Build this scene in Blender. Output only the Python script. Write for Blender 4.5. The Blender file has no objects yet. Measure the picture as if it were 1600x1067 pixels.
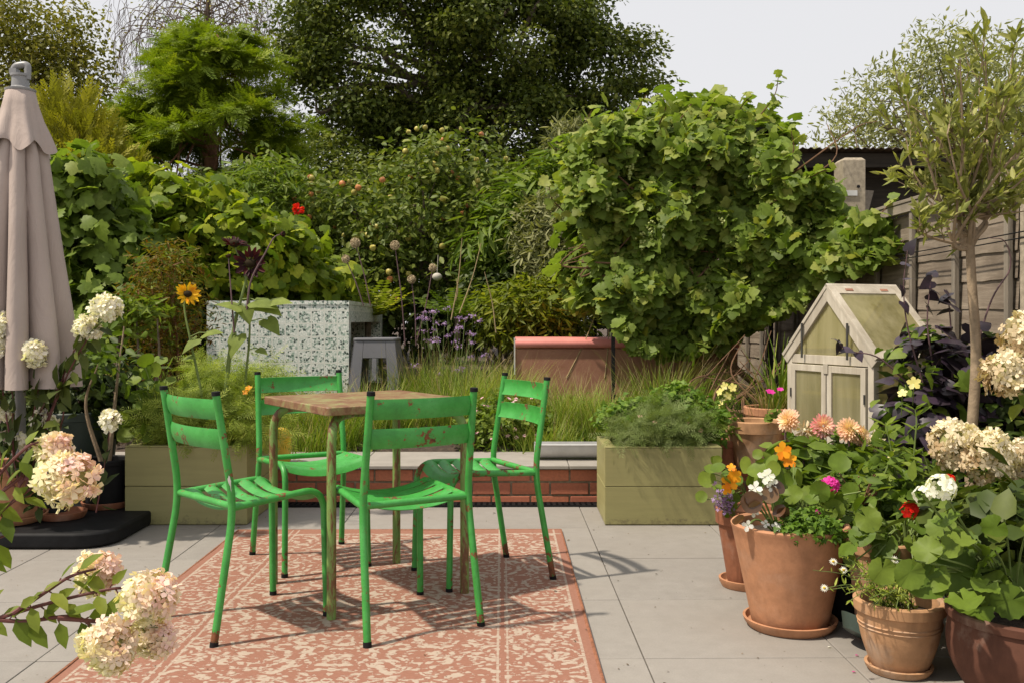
import bpy, math, random
import numpy as np
from mathutils import Vector, Matrix
C = bpy.context.scene
COL = C.collection
# ------------------------------------------------------------------ camera
F_PX, CX, HOR, CAMH = 1500.0, 800.0, 500.0, 1.05      # photograph's own pixels (1600 x 1067)
cam = bpy.data.cameras.new('camera'); camo = bpy.data.objects.new('camera', cam); COL.objects.link(camo)
camo.location = (0, 0, CAMH); camo.rotation_euler = (math.pi/2, 0, 0)
cam.sensor_width = 36; cam.lens = 36*F_PX/1600; cam.shift_y = -(533.5-HOR)/1600
cam.clip_end = 600; cam.clip_start = 0.05
C.camera = camo
# ------------------------------------------------------------------ sky, sun, exposure
SUN = Vector((-.45, -.17, .80)).normalized()
elev = math.asin(SUN.z); azim = math.atan2(SUN.x, SUN.y)
w = bpy.data.worlds.new('World'); C.world = w; w.use_nodes = True
nt = w.node_tree; bg = nt.nodes['Background']
sky = nt.nodes.new('ShaderNodeTexSky'); sky.sky_type = 'NISHITA'; sky.sun_disc = False
sky.sun_elevation = elev; sky.sun_rotation = azim % (2*math.pi); sky.dust_density = 3.0; sky.air_density = 1.2
mx = nt.nodes.new('ShaderNodeMix'); mx.data_type = 'RGBA'; mx.inputs['Factor'].default_value = .88
mx.inputs['B'].default_value = (7.1, 7.0, 7.05, 1)                  # thin bright overcast veil
nt.links.new(sky.outputs[0], mx.inputs['A']); nt.links.new(mx.outputs['Result'], bg.inputs[0])
bg.inputs[1].default_value = .10
sl = bpy.data.lights.new('sun', 'SUN'); sl.energy = 4.3; sl.angle = math.radians(1.8); sl.color = (1, .90, .75)
so = bpy.data.objects.new('sun', sl); COL.objects.link(so); so.rotation_euler = (-SUN).to_track_quat('-Z', 'Y').to_euler()
so.location = (-5, -2, 9)
C.view_settings.view_transform = 'Standard'; C.view_settings.look = 'None'
C.view_settings.exposure = 0.32; C.view_settings.gamma = 1.0
C.cycles.max_bounces = 6; C.cycles.diffuse_bounces = 3; C.cycles.glossy_bounces = 2; C.cycles.transmission_bounces = 3
C.cycles.transparent_max_bounces = 6; C.cycles.caustics_reflective = False; C.cycles.caustics_refractive = False

# ------------------------------------------------------------------ helpers
def at(px, py, Y):
    return Vector(((px-CX)/F_PX*Y, Y, CAMH-(py-HOR)/F_PX*Y))
def gnd(px, py):
    Y = F_PX*CAMH/(py-HOR); return Vector(((px-CX)/F_PX*Y, Y, 0))
def soil_z(Y):
    return float(np.interp(Y, [5.5, 6.1, 8.0, 12, 40], [.17, .19, .37, .42, .3]))
def rng(s): return np.random.default_rng(s)
def nrm(a): return a/np.maximum(np.linalg.norm(a, axis=-1, keepdims=True), 1e-9)

def tag(o, label, cat, group=None, kind=None):
    if label: o['label'] = label
    if cat: o['category'] = cat
    if group: o['group'] = group
    if kind: o['kind'] = kind
    return o
def thing(name, label, cat, loc=(0, 0, 0), rz=0, group=None):
    o = bpy.data.objects.new(name, None); COL.objects.link(o); o.empty_display_size = .1
    o.location = loc; o.rotation_euler = (0, 0, rz)
    return tag(o, label, cat, group)
def link(name, me, mat, parent=None, world=False):
    o = bpy.data.objects.new(name, me); COL.objects.link(o)
    if mat: me.materials.append(mat)
    if parent is not None:
        o.parent = parent
        if world:
            p = parent
            off = Vector(p.location)
            while p.parent is not None:
                p = p.parent; off = off+Vector(p.location)
            o.location = -off
    return o
def dup(root, loc, rz, label=None, group=None):
    r = root.copy(); COL.objects.link(r); r.location = loc; r.rotation_euler = (0, 0, rz)
    if label: r['label'] = label
    if group: r['group'] = group
    for ch in list(root.children):
        c = ch.copy(); COL.objects.link(c); c.parent = r
        for g in list(ch.children):
            d = g.copy(); COL.objects.link(d); d.parent = c
    return r

class MB:
    def __init__(s): s.v = []; s.f = []
    def add(s, vs, fs):
        b = len(s.v); s.v += [tuple(map(float, x)) for x in vs]; s.f += [tuple(b+i for i in f) for f in fs]; return s
    def box(s, x0, x1, y0, y1, z0, z1, M=None):
        vs = [Vector((x, y, z)) for z in (z0, z1) for y in (y0, y1) for x in (x0, x1)]
        if M is not None: vs = [M @ q for q in vs]
        return s.add(vs, [(0, 2, 3, 1), (4, 5, 7, 6), (0, 1, 5, 4), (2, 6, 7, 3), (0, 4, 6, 2), (1, 3, 7, 5)])
    def tube(s, path, r, n=8, cap=True):
        P = [Vector(p) for p in path]; m = len(P)
        R = list(r) if hasattr(r, '__len__') else [r]*m
        if len(R) != m: R = list(np.interp(np.linspace(0, 1, m), np.linspace(0, 1, len(R)), R))
        t0 = (P[1]-P[0]).normalized()
        u = t0.orthogonal().normalized(); vs = []
        for i in range(m):
            t = (P[min(i+1, m-1)]-P[max(i-1, 0)]).normalized()
            u = (u-t*u.dot(t)).normalized(); v = t.cross(u)
            for k in range(n):
                a = 2*math.pi*k/n; vs.append(P[i]+(u*math.cos(a)+v*math.sin(a))*R[i])
        fs = [(i*n+k, i*n+(k+1) % n, (i+1)*n+(k+1) % n, (i+1)*n+k) for i in range(m-1) for k in range(n)]
        if cap: fs += [tuple(range(n))[::-1], tuple((m-1)*n+k for k in range(n))]
        return s.add(vs, fs)
    def lathe(s, prof, n=40, c=(0, 0, 0), wob=None):
        vs = []; m = len(prof)
        for i, (r, z) in enumerate(prof):
            for k in range(n):
                a = 2*math.pi*k/n; rr = r*(wob(a, z) if wob else 1)
                vs.append((c[0]+rr*math.cos(a), c[1]+rr*math.sin(a), c[2]+z))
        fs = [(i*n+k, i*n+(k+1) % n, (i+1)*n+(k+1) % n, (i+1)*n+k) for i in range(m-1) for k in range(n)]
        return s.add(vs, fs)
    def ball(s, c, r, n=10, m=7, sq=1.0):
        c = Vector(c)
        return s.lathe([(max(r*math.sin(math.pi*i/m), 1e-4), -r*sq*math.cos(math.pi*i/m)) for i in range(m+1)], n, c)
    def build(s, name, mat, parent=None, world=False, smooth=True, bevel=0, ang=40):
        me = bpy.data.meshes.new(name); me.from_pydata(s.v, [], s.f); me.update()
        if smooth:
            me.polygons.foreach_set('use_smooth', [True]*len(me.polygons)); me.set_sharp_from_angle(angle=math.radians(ang))
        o = link(name, me, mat, parent, world)
        if bevel:
            b = o.modifiers.new('bevel', 'BEVEL'); b.width = bevel; b.segments = 2; b.limit_method = 'ANGLE'
        return o

def curve(pts, n=12):
    P = [Vector(p) for p in pts]; P = [P[0]*2-P[1]]+P+[P[-1]*2-P[-2]]; out = []
    for i in range(1, len(P)-2):
        for k in range(n):
            t = k/n; a, b, c, d = P[i-1], P[i], P[i+1], P[i+2]
            out.append(.5*((2*b)+(c-a)*t+(2*a-5*b+4*c-d)*t*t+(3*b-a-3*c+d)*t**3))
    out.append(P[-2]); return out
def bent(pts, rad, n=6):
    """polyline with rounded corners"""
    P = [Vector(p) for p in pts]; out = [P[0]]
    for i in range(1, len(P)-1):
        a, b, c = P[i-1], P[i], P[i+1]; r = rad if not hasattr(rad, '__len__') else rad[i-1]
        d1 = (a-b).normalized()*r; d2 = (c-b).normalized()*r
        for k in range(n+1):
            t = k/n; out.append((b+d1)*(1-t)**2+b*2*t*(1-t)+(b+d2)*t*t)
    out.append(P[-1]); return out

# ---- leaf meshes
def tmpl(vs, fs): return np.array(vs, float), fs
def mirror_outline(half, c, cup=.25, wav=0.0):
    pts = half+[(-x, y) for x, y in half[::-1] if abs(x) > 1e-6]
    vs = [(c[0], c[1], 0)]+[(x, y, -cup*((x-c[0])**2+(y-c[1])**2)+wav*(-1)**i) for i, (x, y) in enumerate(pts)]
    n = len(pts); return tmpl(vs, [(0, 1+i, 1+(i+1) % n) for i in range(n)])
DIA = tmpl([(0, 0, 0), (.32, .5, .08), (0, 1, -.05), (-.32, .5, .08)], [(0, 1, 2), (0, 2, 3)])
def simple(w, droop=.12):
    return tmpl([(0, 0, 0), (w*.85, .28, .04), (w*.72, .64, .02), (0, 1, -droop), (-w*.72, .64, .02), (-w*.85, .28, .04), (0, .3, -.03), (0, .66, -.05)],
                [(0, 1, 6), (1, 2, 7, 6), (2, 3, 7), (0, 6, 5), (6, 7, 4, 5), (7, 3, 4)])
LEAF = simple(.28); SLIM = simple(.13, .06); BROAD = simple(.38); OLEAF = simple(.17, .05)
VINE = mirror_outline([(0, .04), (.14, -.12), (.36, -.12), (.40, .04), (.56, .10), (.60, .32), (.47, .38), (.48, .58), (.30, .64), (.18, .80), (0, .95)], (0, .30), .35, .02)
HEART = mirror_outline([(0, .0), (.14, -.17), (.36, -.2), (.48, .0), (.42, .28), (.24, .62), (0, 1.0)], (0, .25), .3, .015)
LOBE3 = mirror_outline([(0, .0), (.2, -.15), (.5, -.12), (.55, .12), (.3, .32), (.22, .6), (0, 1.0)], (0, .2), .3, .02)
def disc(n=14, wav=.03, notch=False, dip=.12):
    pts = []
    for k in range(n):
        a = -math.pi/2+2*math.pi*(k+(.5 if notch else 0))/n; r = .5*(1+wav*math.sin(a*5)); pts.append((r*math.cos(a), .5+r*math.sin(a), dip*(r*2)+wav*math.sin(a*3)))
    if notch: pts.insert(0, (0, .42, 0.02))
    vs = [(0, .5, 0)]+pts; m = len(pts)
    return tmpl(vs, [(0, 1+i, 1+(i+1) % m) for i in range(m)])
ROUND = disc(); KIDNEY = (lambda: tmpl([(0, .42, -.03)]+[(.5*(1+(.045 if k % 2 else -.03))*math.cos(a), .5+.5*(1+(.045 if k % 2 else -.03))*math.sin(a), .07*math.sin(a*3+.5)+.06*(k % 2)) for k, a in enumerate(np.linspace(-math.pi/2+.16, 1.5*math.pi-.16, 27))], [(0, 1+i, 2+i) for i in range(26)]))()
def spray(pairs, nl, nw, ang, up=.0, seed=0):
    r = rng(seed); vs = []; fs = []
    vs += [(-.008, 0, 0), (.008, 0, 0), (0, 1, 0)]; fs.append((0, 1, 2))
    for i in range(pairs):
        t = (i+.6)/pairs; L = nl*(1-.65*t)*(.8+.4*r.random())
        for sgn in (-1, 1):
            a = ang+.25*(r.random()-.5); d = np.array([sgn*math.sin(a), math.cos(a), up+.25*(r.random()-.5)])
            p = np.array([0, t, 0]); q = np.array([math.cos(a)*-sgn, math.sin(a), 0])*nw*-1
            b = len(vs); vs += [tuple(p), tuple(p+d*L*.5+q*.6), tuple(p+d*L), tuple(p+d*L*.5-q*.6)]; fs.append((b, b+1, b+2, b+3))
    return tmpl(vs, fs)
FEATHER = spray(10, .42, .06, .95)
FEATHER2 = spray(7, .5, .03, .8, seed=3)
SCALE = spray(7, .40, .075, .62, seed=5)
FERN = spray(14, .34, .06, 1.35, seed=7)
FLORET = (lambda: tmpl(sum([[(0, 0, 0), (.55*math.cos(a-.62), .55*math.sin(a-.62), .10), (.97*math.cos(a-.30), .97*math.sin(a-.30), .07), (.97*math.cos(a+.30), .97*math.sin(a+.30), .07), (.55*math.cos(a+.62), .55*math.sin(a+.62), .10)] for a in (0, 1.57, 3.14, 4.71)], []), [(5*i, 5*i+1, 5*i+2, 5*i+3, 5*i+4) for i in range(4)]))()
PETAL = tmpl([(0, 0, 0), (.16, .45, .06), (.10, .85, .10), (0, 1, .08), (-.10, .85, .10), (-.16, .45, .06), (0, .5, -.02)], [(0, 1, 6), (1, 2, 3, 6), (6, 3, 4, 5), (0, 6, 5)])
ROUNDPETAL = tmpl([(0, 0, 0), (.3, .4, .05), (.34, .75, .0), (0, 1, -.06), (-.34, .75, .0), (-.3, .4, .05), (0, .55, -.02)], [(0, 1, 6), (1, 2, 3, 6), (6, 3, 4, 5), (0, 6, 5)])

def mesh_np(name, V, loops, starts, tint):
    me = bpy.data.meshes.new(name)
    me.vertices.add(len(V)); me.vertices.foreach_set('co', V.astype(np.float32).ravel())
    me.loops.add(len(loops)); me.loops.foreach_set('vertex_index', loops.astype(np.int32))
    me.polygons.add(len(starts)); me.polygons.foreach_set('loop_start', starts.astype(np.int32))
    me.update(calc_edges=True)
    a = me.attributes.new('tint', 'FLOAT', 'POINT'); a.data.foreach_set('value', tint.astype(np.float32))
    return me
class LV:
    """collects leaves of any template into one mesh"""
    def __init__(s): s.V = []; s.L = []; s.S = []; s.T = []; s.nv = 0; s.nl = 0
    def add(s, T, P, D, N, S, tint, flat=0.0):
        tv, tf = T; P = np.asarray(P, float).reshape(-1, 3); n = len(P)
        if n == 0: return s
        D = nrm(np.broadcast_to(np.asarray(D, float), (n, 3))); N = np.broadcast_to(np.asarray(N, float), (n, 3))
        side = nrm(np.cross(D, N)); N = np.cross(side, D)
        S = np.broadcast_to(np.asarray(S, float), (n,)); tint = np.broadcast_to(np.asarray(tint, float), (n,))
        V = P[:, None]+S[:, None, None]*(tv[None, :, 0:1]*side[:, None]+tv[None, :, 1:2]*D[:, None]+tv[None, :, 2:3]*N[:, None])
        k = len(tv); fl = np.concatenate([np.array(f) for f in tf]); ls = np.cumsum([0]+[len(f) for f in tf])[:-1]
        s.V.append(V.reshape(-1, 3)); s.T.append(np.repeat(tint, k))
        s.L.append((fl[None]+(np.arange(n)*k)[:, None]+s.nv).ravel()); s.S.append((ls[None]+(np.arange(n)*len(fl))[:, None]+s.nl).ravel())
        s.nv += n*k; s.nl += n*len(fl); return s
    def blades(s, P, az, L, lean, bend, drop, width, tint, seg=5):
        P = np.asarray(P, float); n = len(P)
        bc = lambda q: np.broadcast_to(np.asarray(q, float), (n,))[:, None]
        t = np.linspace(0, 1, seg+1)[None]; L_, a, b, c = bc(L), bc(lean), bc(bend), bc(drop)
        h = L_*(a*t+b*t*t); z = L_*(t-c*t*t)
        dx, dy = np.cos(az)[:, None], np.sin(az)[:, None]
        ctr = np.stack([P[:, 0:1]+h*dx, P[:, 1:2]+h*dy, P[:, 2:3]+z], -1)
        wd = (bc(width)*(1-.92*t**1.5))[..., None]*.5; sd = np.stack([-dy, dx, 0*dx], -1)
        V = np.stack([ctr-sd*wd, ctr+sd*wd], 2).reshape(n, -1, 3); k = V.shape[1]
        q = np.array([(2*i, 2*i+1, 2*i+3, 2*i+2) for i in range(seg)]).ravel()
        s.V.append(V.reshape(-1, 3)); s.T.append(np.repeat(np.broadcast_to(tint, (n,)), k))
        s.L.append((q[None]+(np.arange(n)*k)[:, None]+s.nv).ravel())
        s.S.append((np.arange(seg*n)*4+s.nl)); s.nv += n*k; s.nl += n*seg*4; return s
    def build(s, name, mat, parent=None, world=True):
        me = mesh_np(name, np.concatenate(s.V), np.concatenate(s.L), np.concatenate(s.S), np.concatenate(s.T))
        return link(name, me, mat, parent, world)

def clumps(blobs, nc, per, cr, seed, inner=.55, flat=.7, zmin=None):
    """leaf positions + outward directions from clumps spread through ellipsoids (centre, radii)"""
    r = rng(seed); B = [(np.array(c, float), np.array(q, float)*np.ones(3)) for c, q in blobs]
    wgt = np.array([q[0]*q[2]+q[1]*q[2]+q[0]*q[1] for c, q in B]); idx = r.choice(len(B), nc, p=wgt/wgt.sum())
    d = nrm(r.normal(size=(nc, 3))); u = inner+(1-inner)*r.random(nc)**.6
    cc = np.array([B[i][0] for i in idx]); rr = np.array([B[i][1] for i in idx])
    c = cc+d*rr*u[:, None]
    per = np.maximum(1, (per*r.uniform(.4, 1.6, nc)).astype(int)); ci = np.repeat(np.arange(nc), per)
    off = r.normal(size=(len(ci), 3)); off /= np.maximum(1, np.linalg.norm(off, axis=1, keepdims=True)/1.8)
    P = c[ci]+off*cr*np.array([1, 1, flat])
    O = nrm(off*.6+d[ci]*.8)
    ct = r.normal(0, .5, nc)[ci]
    if zmin is not None:
        k = P[:, 2] > zmin; P, O, ct = P[k], O[k], ct[k]
    return P, O, ct
def orient(O, r, out=.5, up=.7, jit=.5, droop=.5):
    n = len(O); N = nrm(O*out+np.array([0, 0, up])+r.normal(size=(n, 3))*jit)
    D = r.normal(size=(n, 3))+O*.6+np.array([0, 0, -droop]); D = D-N*np.sum(D*N, 1, keepdims=True)
    return nrm(D), N
def pblob(px, py, Y, rx, ry, rd=None):
    k = Y/F_PX; return (at(px, py, Y), (rx*k, (rd if rd is not None else rx*k), ry*k))

# ------------------------------------------------------------------ materials
def mat(name):
    m = bpy.data.materials.new(name); m.use_nodes = True; t = m.node_tree; return m, t, t.nodes['Principled BSDF']
def nd(t, typ, **kw):
    n = t.nodes.new(typ)
    for k, v in kw.items():
        if k in n.inputs: n.inputs[k].default_value = v
        else: setattr(n, k, v)
    return n
def ramp(t, src, stops, interp='LINEAR'):
    n = t.nodes.new('ShaderNodeValToRGB'); e = n.color_ramp; e.interpolation = interp
    while len(e.elements) < len(stops): e.elements.new(.5)
    for el, (p, c) in zip(e.elements, stops):
        el.position = p; el.color = (*c, 1) if len(c) == 3 else c
    if src is not None: t.links.new(src, n.inputs[0])
    return n.outputs[0]
def mix(t, f, a, b, mode='MIX'):
    n = t.nodes.new('ShaderNodeMix'); n.data_type = 'RGBA'; n.blend_type = mode
    for s, q in ((n.inputs['Factor'], f), (n.inputs['A'], a), (n.inputs['B'], b)):
        if isinstance(q, (int, float)): s.default_value = q
        elif isinstance(q, tuple): s.default_value = (*q, 1) if len(q) == 3 else q
        else: t.links.new(q, s)
    return n.outputs['Result']
def math_(t, op, a, b=0.0, c=None):
    n = t.nodes.new('ShaderNodeMath'); n.operation = op
    for i, q in enumerate((a, b) if c is None else (a, b, c)):
        if isinstance(q, (int, float)): n.inputs[i].default_value = q
        else: t.links.new(q, n.inputs[i])
    return n.outputs[0]
def coords(t, scale=(1, 1, 1), kind='Object', jitter=False):
    tc = t.nodes.new('ShaderNodeTexCoord'); mp = t.nodes.new('ShaderNodeMapping'); mp.inputs['Scale'].default_value = scale
    t.links.new(tc.outputs[kind], mp.inputs[0])
    if jitter:
        oi = t.nodes.new('ShaderNodeObjectInfo'); m = math_(t, 'MULTIPLY', oi.outputs['Random'], 37.0); cx = t.nodes.new('ShaderNodeCombineXYZ')
        for i in range(3): t.links.new(m, cx.inputs[i])
        t.links.new(cx.outputs[0], mp.inputs['Location'])
    return mp.outputs[0]
def noise(t, v, sc, det=4, rough=.55, dist=0.0):
    n = nd(t, 'ShaderNodeTexNoise', Scale=sc, Detail=det, Roughness=rough, Distortion=dist)
    if v is not None: t.links.new(v, n.inputs['Vector'])
    return n.outputs['Fac']
def bump(t, b, h, s=.3, d=.01):
    n = nd(t, 'ShaderNodeBump', Strength=s, Distance=d); t.links.new(h, n.inputs['Height']); t.links.new(n.outputs[0], b.inputs['Normal'])

PETALS = ('petal', 'floret', 'purple', 'bronze', 'dry_')
def leafmat(name, c1, c2, c3, trans=.35, rough=.5, spec=.35, veins=True, gain=1.68):
    if not any(k in name for k in PETALS): c1, c2, c3 = (tuple(x*g for x, g in zip(c, (gain*1.10, gain*1.02, gain*.62))) for c in (c1, c2, c3)); spec = .2; rough = max(rough, .5)
    m, t, b = mat(name)
    a = nd(t, 'ShaderNodeAttribute', attribute_name='tint')
    col = ramp(t, a.outputs['Fac'], [(0, c1), (.5, c2), (1, c3)])
    if veins:
        f = noise(t, coords(t), 28, 3); col = mix(t, ramp(t, f, [(.35, (0, 0, 0)), (.7, (1, 1, 1))]), mix(t, .28, col, (.02, .03, .005)), col)
    t.links.new(col, b.inputs['Base Color']); b.inputs['Roughness'].default_value = rough; b.inputs['Specular IOR Level'].default_value = spec
    tr = t.nodes.new('ShaderNodeBsdfTranslucent'); ms = t.nodes.new('ShaderNodeMixShader'); ms.inputs[0].default_value = trans
    t.links.new(mix(t, 1.0, col, (1.5, 1.6, .6), 'MULTIPLY'), tr.inputs[0])
    t.links.new(b.outputs[0], ms.inputs[1]); t.links.new(tr.outputs[0], ms.inputs[2]); t.links.new(ms.outputs[0], t.nodes['Material Output'].inputs[0])
    return m
def plain(name, c, rough=.6, spec=.4, var=.25, sc=12, bmp=.15, metal=0.0, jit=True):
    m, t, b = mat(name); v = coords(t, jitter=jit); f = noise(t, v, sc, 6, .6)
    lo = tuple(x*(1-var) for x in c); hi = tuple(min(x*(1+var), .95) for x in c)
    t.links.new(ramp(t, f, [(.3, lo), (.7, hi)]), b.inputs['Base Color']); b.inputs['Roughness'].default_value = rough
    b.inputs['Specular IOR Level'].default_value = spec; b.inputs['Metallic'].default_value = metal
    if bmp: bump(t, b, noise(t, v, sc*6, 4), bmp, .004)
    return m

def m_paint_rust():
    m, t, b = mat('green_chipped_paint'); v = coords(t, jitter=True)
    n1 = noise(t, v, 9, 8, .68); n2 = noise(t, v, 45, 6, .7)
    chip = math_(t, 'ADD', math_(t, 'MULTIPLY', n1, .72), math_(t, 'MULTIPLY', n2, .34))
    tc = t.nodes.new('ShaderNodeTexCoord'); sp = t.nodes.new('ShaderNodeSeparateXYZ'); t.links.new(tc.outputs['Object'], sp.inputs[0])
    mr = nd(t, 'ShaderNodeMapRange', ); mr.inputs[1].default_value = .0; mr.inputs[2].default_value = .16; mr.inputs[3].default_value = .085; mr.inputs[4].default_value = 0
    t.links.new(sp.outputs['Z'], mr.inputs[0]); chip = math_(t, 'ADD', chip, mr.outputs[0])
    mask = ramp(t, chip, [(.60, (0, 0, 0)), (.625, (1, 1, 1))])
    paint = ramp(t, noise(t, v, 11, 7, .7), [(.3, (.032, .215, .034)), (.5, (.045, .295, .048)), (.72, (.075, .355, .08))]); paint = mix(t, ramp(t, noise(t, v, 120, 4, .7), [(.55, (0, 0, 0)), (.75, (.6,)*3)]), paint, (.03, .12, .02))
    rust = ramp(t, n2, [(.35, (.05, .018, .008)), (.6, (.20, .07, .025))])
    t.links.new(mix(t, mask, paint, rust), b.inputs['Base Color'])
    t.links.new(ramp(t, mask, [(0, (.42,)*3), (1, (.85,)*3)]), b.inputs['Roughness'])
    bump(t, b, math_(t, 'ADD', math_(t, 'MULTIPLY', mask, -.6), math_(t, 'MULTIPLY', n2, .25)), .35, .002)
    return m
def m_table(legs=False):
    m, t, b = mat('rusted_table_leg' if legs else 'rusted_table_top'); v = coords(t, (1, 1, .25 if legs else 1)); n1 = noise(t, v, 10 if not legs else 22, 9, .75, .5); n2 = noise(t, v, 30, 7, .7)
    f = math_(t, 'ADD', math_(t, 'MULTIPLY', n1, .7), math_(t, 'MULTIPLY', n2, .3))
    if legs: c = ramp(t, f, [(.36, (.13, .27, .06)), (.49, (.17, .28, .07)), (.54, (.16, .075, .03)), (.66, (.07, .03, .015))])
    else: c = ramp(t, f, [(.30, (.16, .22, .06)), (.42, (.26, .25, .10)), (.50, (.23, .13, .065)), (.58, (.17, .07, .038)), (.72, (.07, .03, .02))])
    t.links.new(c, b.inputs['Base Color']); b.inputs['Roughness'].default_value = .55 if legs else .42; bump(t, b, n2, .3, .003); return m
def m_terracotta(name, c, bloom=.25, dark=.3):
    m, t, b = mat(name); v = coords(t, jitter=True); n1 = noise(t, v, 5, 7, .65); n2 = noise(t, v, 26, 6, .65); n3 = noise(t, coords(t, (9, 9, 2), jitter=True), 1.2, 6, .6, .8)
    col = ramp(t, n2, [(.3, tuple(x*.82 for x in c)), (.7, tuple(x*1.12 for x in c))])
    col = mix(t, math_(t, 'MULTIPLY', ramp(t, n1, [(.52, (0, 0, 0)), (.68, (1, 1, 1))]), bloom), col, (.52, .42, .34))
    col = mix(t, math_(t, 'MULTIPLY', ramp(t, n3, [(.55, (0, 0, 0)), (.75, (1, 1, 1))]), dark), col, tuple(x*.3 for x in c))
    t.links.new(col, b.inputs['Base Color']); b.inputs['Roughness'].default_value = .78; b.inputs['Specular IOR Level'].default_value = .25
    bump(t, b, n2, .25, .004); return m
def m_wood(name, a, bcol, axis=1, sc=1.0, contrast=1.0):
    m, t, b = mat(name); s = [22, 22, 22]; s[axis] = 1.6; v = coords(t, tuple(x*sc for x in s), jitter=True)
    n1 = noise(t, v, 1.0, 8, .7, .6); n2 = noise(t, coords(t, jitter=True), 3.0, 5, .6)
    col = mix(t, ramp(t, n2, [(.35, (0, 0, 0)), (.7, (.55,)*3)]), ramp(t, n1, [(.32, a), (.66, bcol)]), tuple(x*.62 for x in a))
    t.links.new(col, b.inputs['Base Color']); b.inputs['Roughness'].default_value = .85; b.inputs['Specular IOR Level'].default_value = .2
    bump(t, b, n1, .7, .006); return m

def m_paving():
    m, t, b = mat('grey_porcelain_paving'); v = coords(t)
    oi = t.nodes.new('ShaderNodeNewGeometry')
    n1 = noise(t, v, 1.3, 6, .6); n2 = noise(t, v, 160, 3, .7); n3 = noise(t, v, 14, 6, .65)
    col = ramp(t, n3, [(.3, (.240, .223, .204)), (.7, (.290, .270, .247))])
    col = mix(t, ramp(t, n2, [(.35, (.32,)*3), (.65, (0, 0, 0))]), col, (.16, .145, .13))
    col = mix(t, ramp(t, n1, [(.45, (0, 0, 0)), (.75, (.45,)*3)]), col, (.19, .165, .14))
    dots = nd(t, 'ShaderNodeTexVoronoi', Scale=17.0); t.links.new(v, dots.inputs['Vector'])
    dm = math_(t, 'MULTIPLY', math_(t, 'LESS_THAN', dots.outputs['Distance'], .055), math_(t, 'GREATER_THAN', noise(t, v, 3.1, 2), .52))
    col = mix(t, math_(t, 'MULTIPLY', dm, .8), col, (.08, .06, .04))
    col = mix(t, math_(t, 'MULTIPLY', oi.outputs['Random Per Island'], .35), col, mix(t, .8, col, (.33, .30, .265)))
    t.links.new(col, b.inputs['Base Color']); b.inputs['Roughness'].default_value = .62; b.inputs['Specular IOR Level'].default_value = .3
    bump(t, b, n2, .08, .002); return m
def m_brick():
    m, t, b = mat('red_brick'); v = coords(t); g = t.nodes.new('ShaderNodeNewGeometry')
    c = ramp(t, g.outputs['Random Per Island'], [(0, (.42, .135, .07)), (.5, (.50, .17, .09)), (1, (.34, .10, .06))]); n = noise(t, v, 60, 6, .7)
    c = mix(t, ramp(t, n, [(.4, (0, 0, 0)), (.75, (.5,)*3)]), c, (.18, .08, .05)); t.links.new(c, b.inputs['Base Color']); b.inputs['Roughness'].default_value = .85
    bump(t, b, n, .4, .004); return m
def m_soil():
    m, t, b = mat('dark_soil'); v = coords(t); n = noise(t, v, 22, 8, .75); t.links.new(ramp(t, n, [(.3, (.025, .017, .011)), (.55, (.07, .047, .032)), (.75, (.13, .095, .06))]), b.inputs['Base Color'])
    b.inputs['Roughness'].default_value = .95; bump(t, b, n, .9, .03); return m
def m_tile():
    m, t, b = mat('terrazzo_tile'); tc = t.nodes.new('ShaderNodeTexCoord'); sp = t.nodes.new('ShaderNodeSeparateXYZ'); t.links.new(tc.outputs['Object'], sp.inputs[0])
    u = math_(t, 'ADD', sp.outputs['X'], sp.outputs['Y']); fr = lambda q: math_(t, 'ABSOLUTE', math_(t, 'SUBTRACT', math_(t, 'FRACT', math_(t, 'DIVIDE', q, .1035)), .5))
    edge = math_(t, 'GREATER_THAN', math_(t, 'MAXIMUM', fr(u), fr(math_(t, 'ADD', sp.outputs['Z'], .014))),   .448)
    v = tc.outputs['Object']
    vo = nd(t, 'ShaderNodeTexVoronoi', Scale=62.0); t.links.new(v, vo.inputs['Vector']); sc = t.nodes.new('ShaderNodeSeparateColor'); t.links.new(vo.outputs['Color'], sc.inputs[0])
    ve = nd(t, 'ShaderNodeTexVoronoi', Scale=62.0, feature='DISTANCE_TO_EDGE'); t.links.new(v, ve.inputs['Vector'])
    col = ramp(t, sc.outputs[0], [(0, (.04, .06, .05)), (.13, (.12, .19, .15)), (.25, (.30, .40, .33)), (.40, (.62, .66, .60)), (.62, (.76, .77, .72))], 'CONSTANT')
    col = mix(t, math_(t, 'LESS_THAN', ve.outputs['Distance'], .07), col, (.50, .56, .51))
    col = mix(t, edge, col, (.66, .67, .61)); t.links.new(col, b.inputs['Base Color']); b.inputs['Roughness'].default_value = .3; return m
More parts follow.
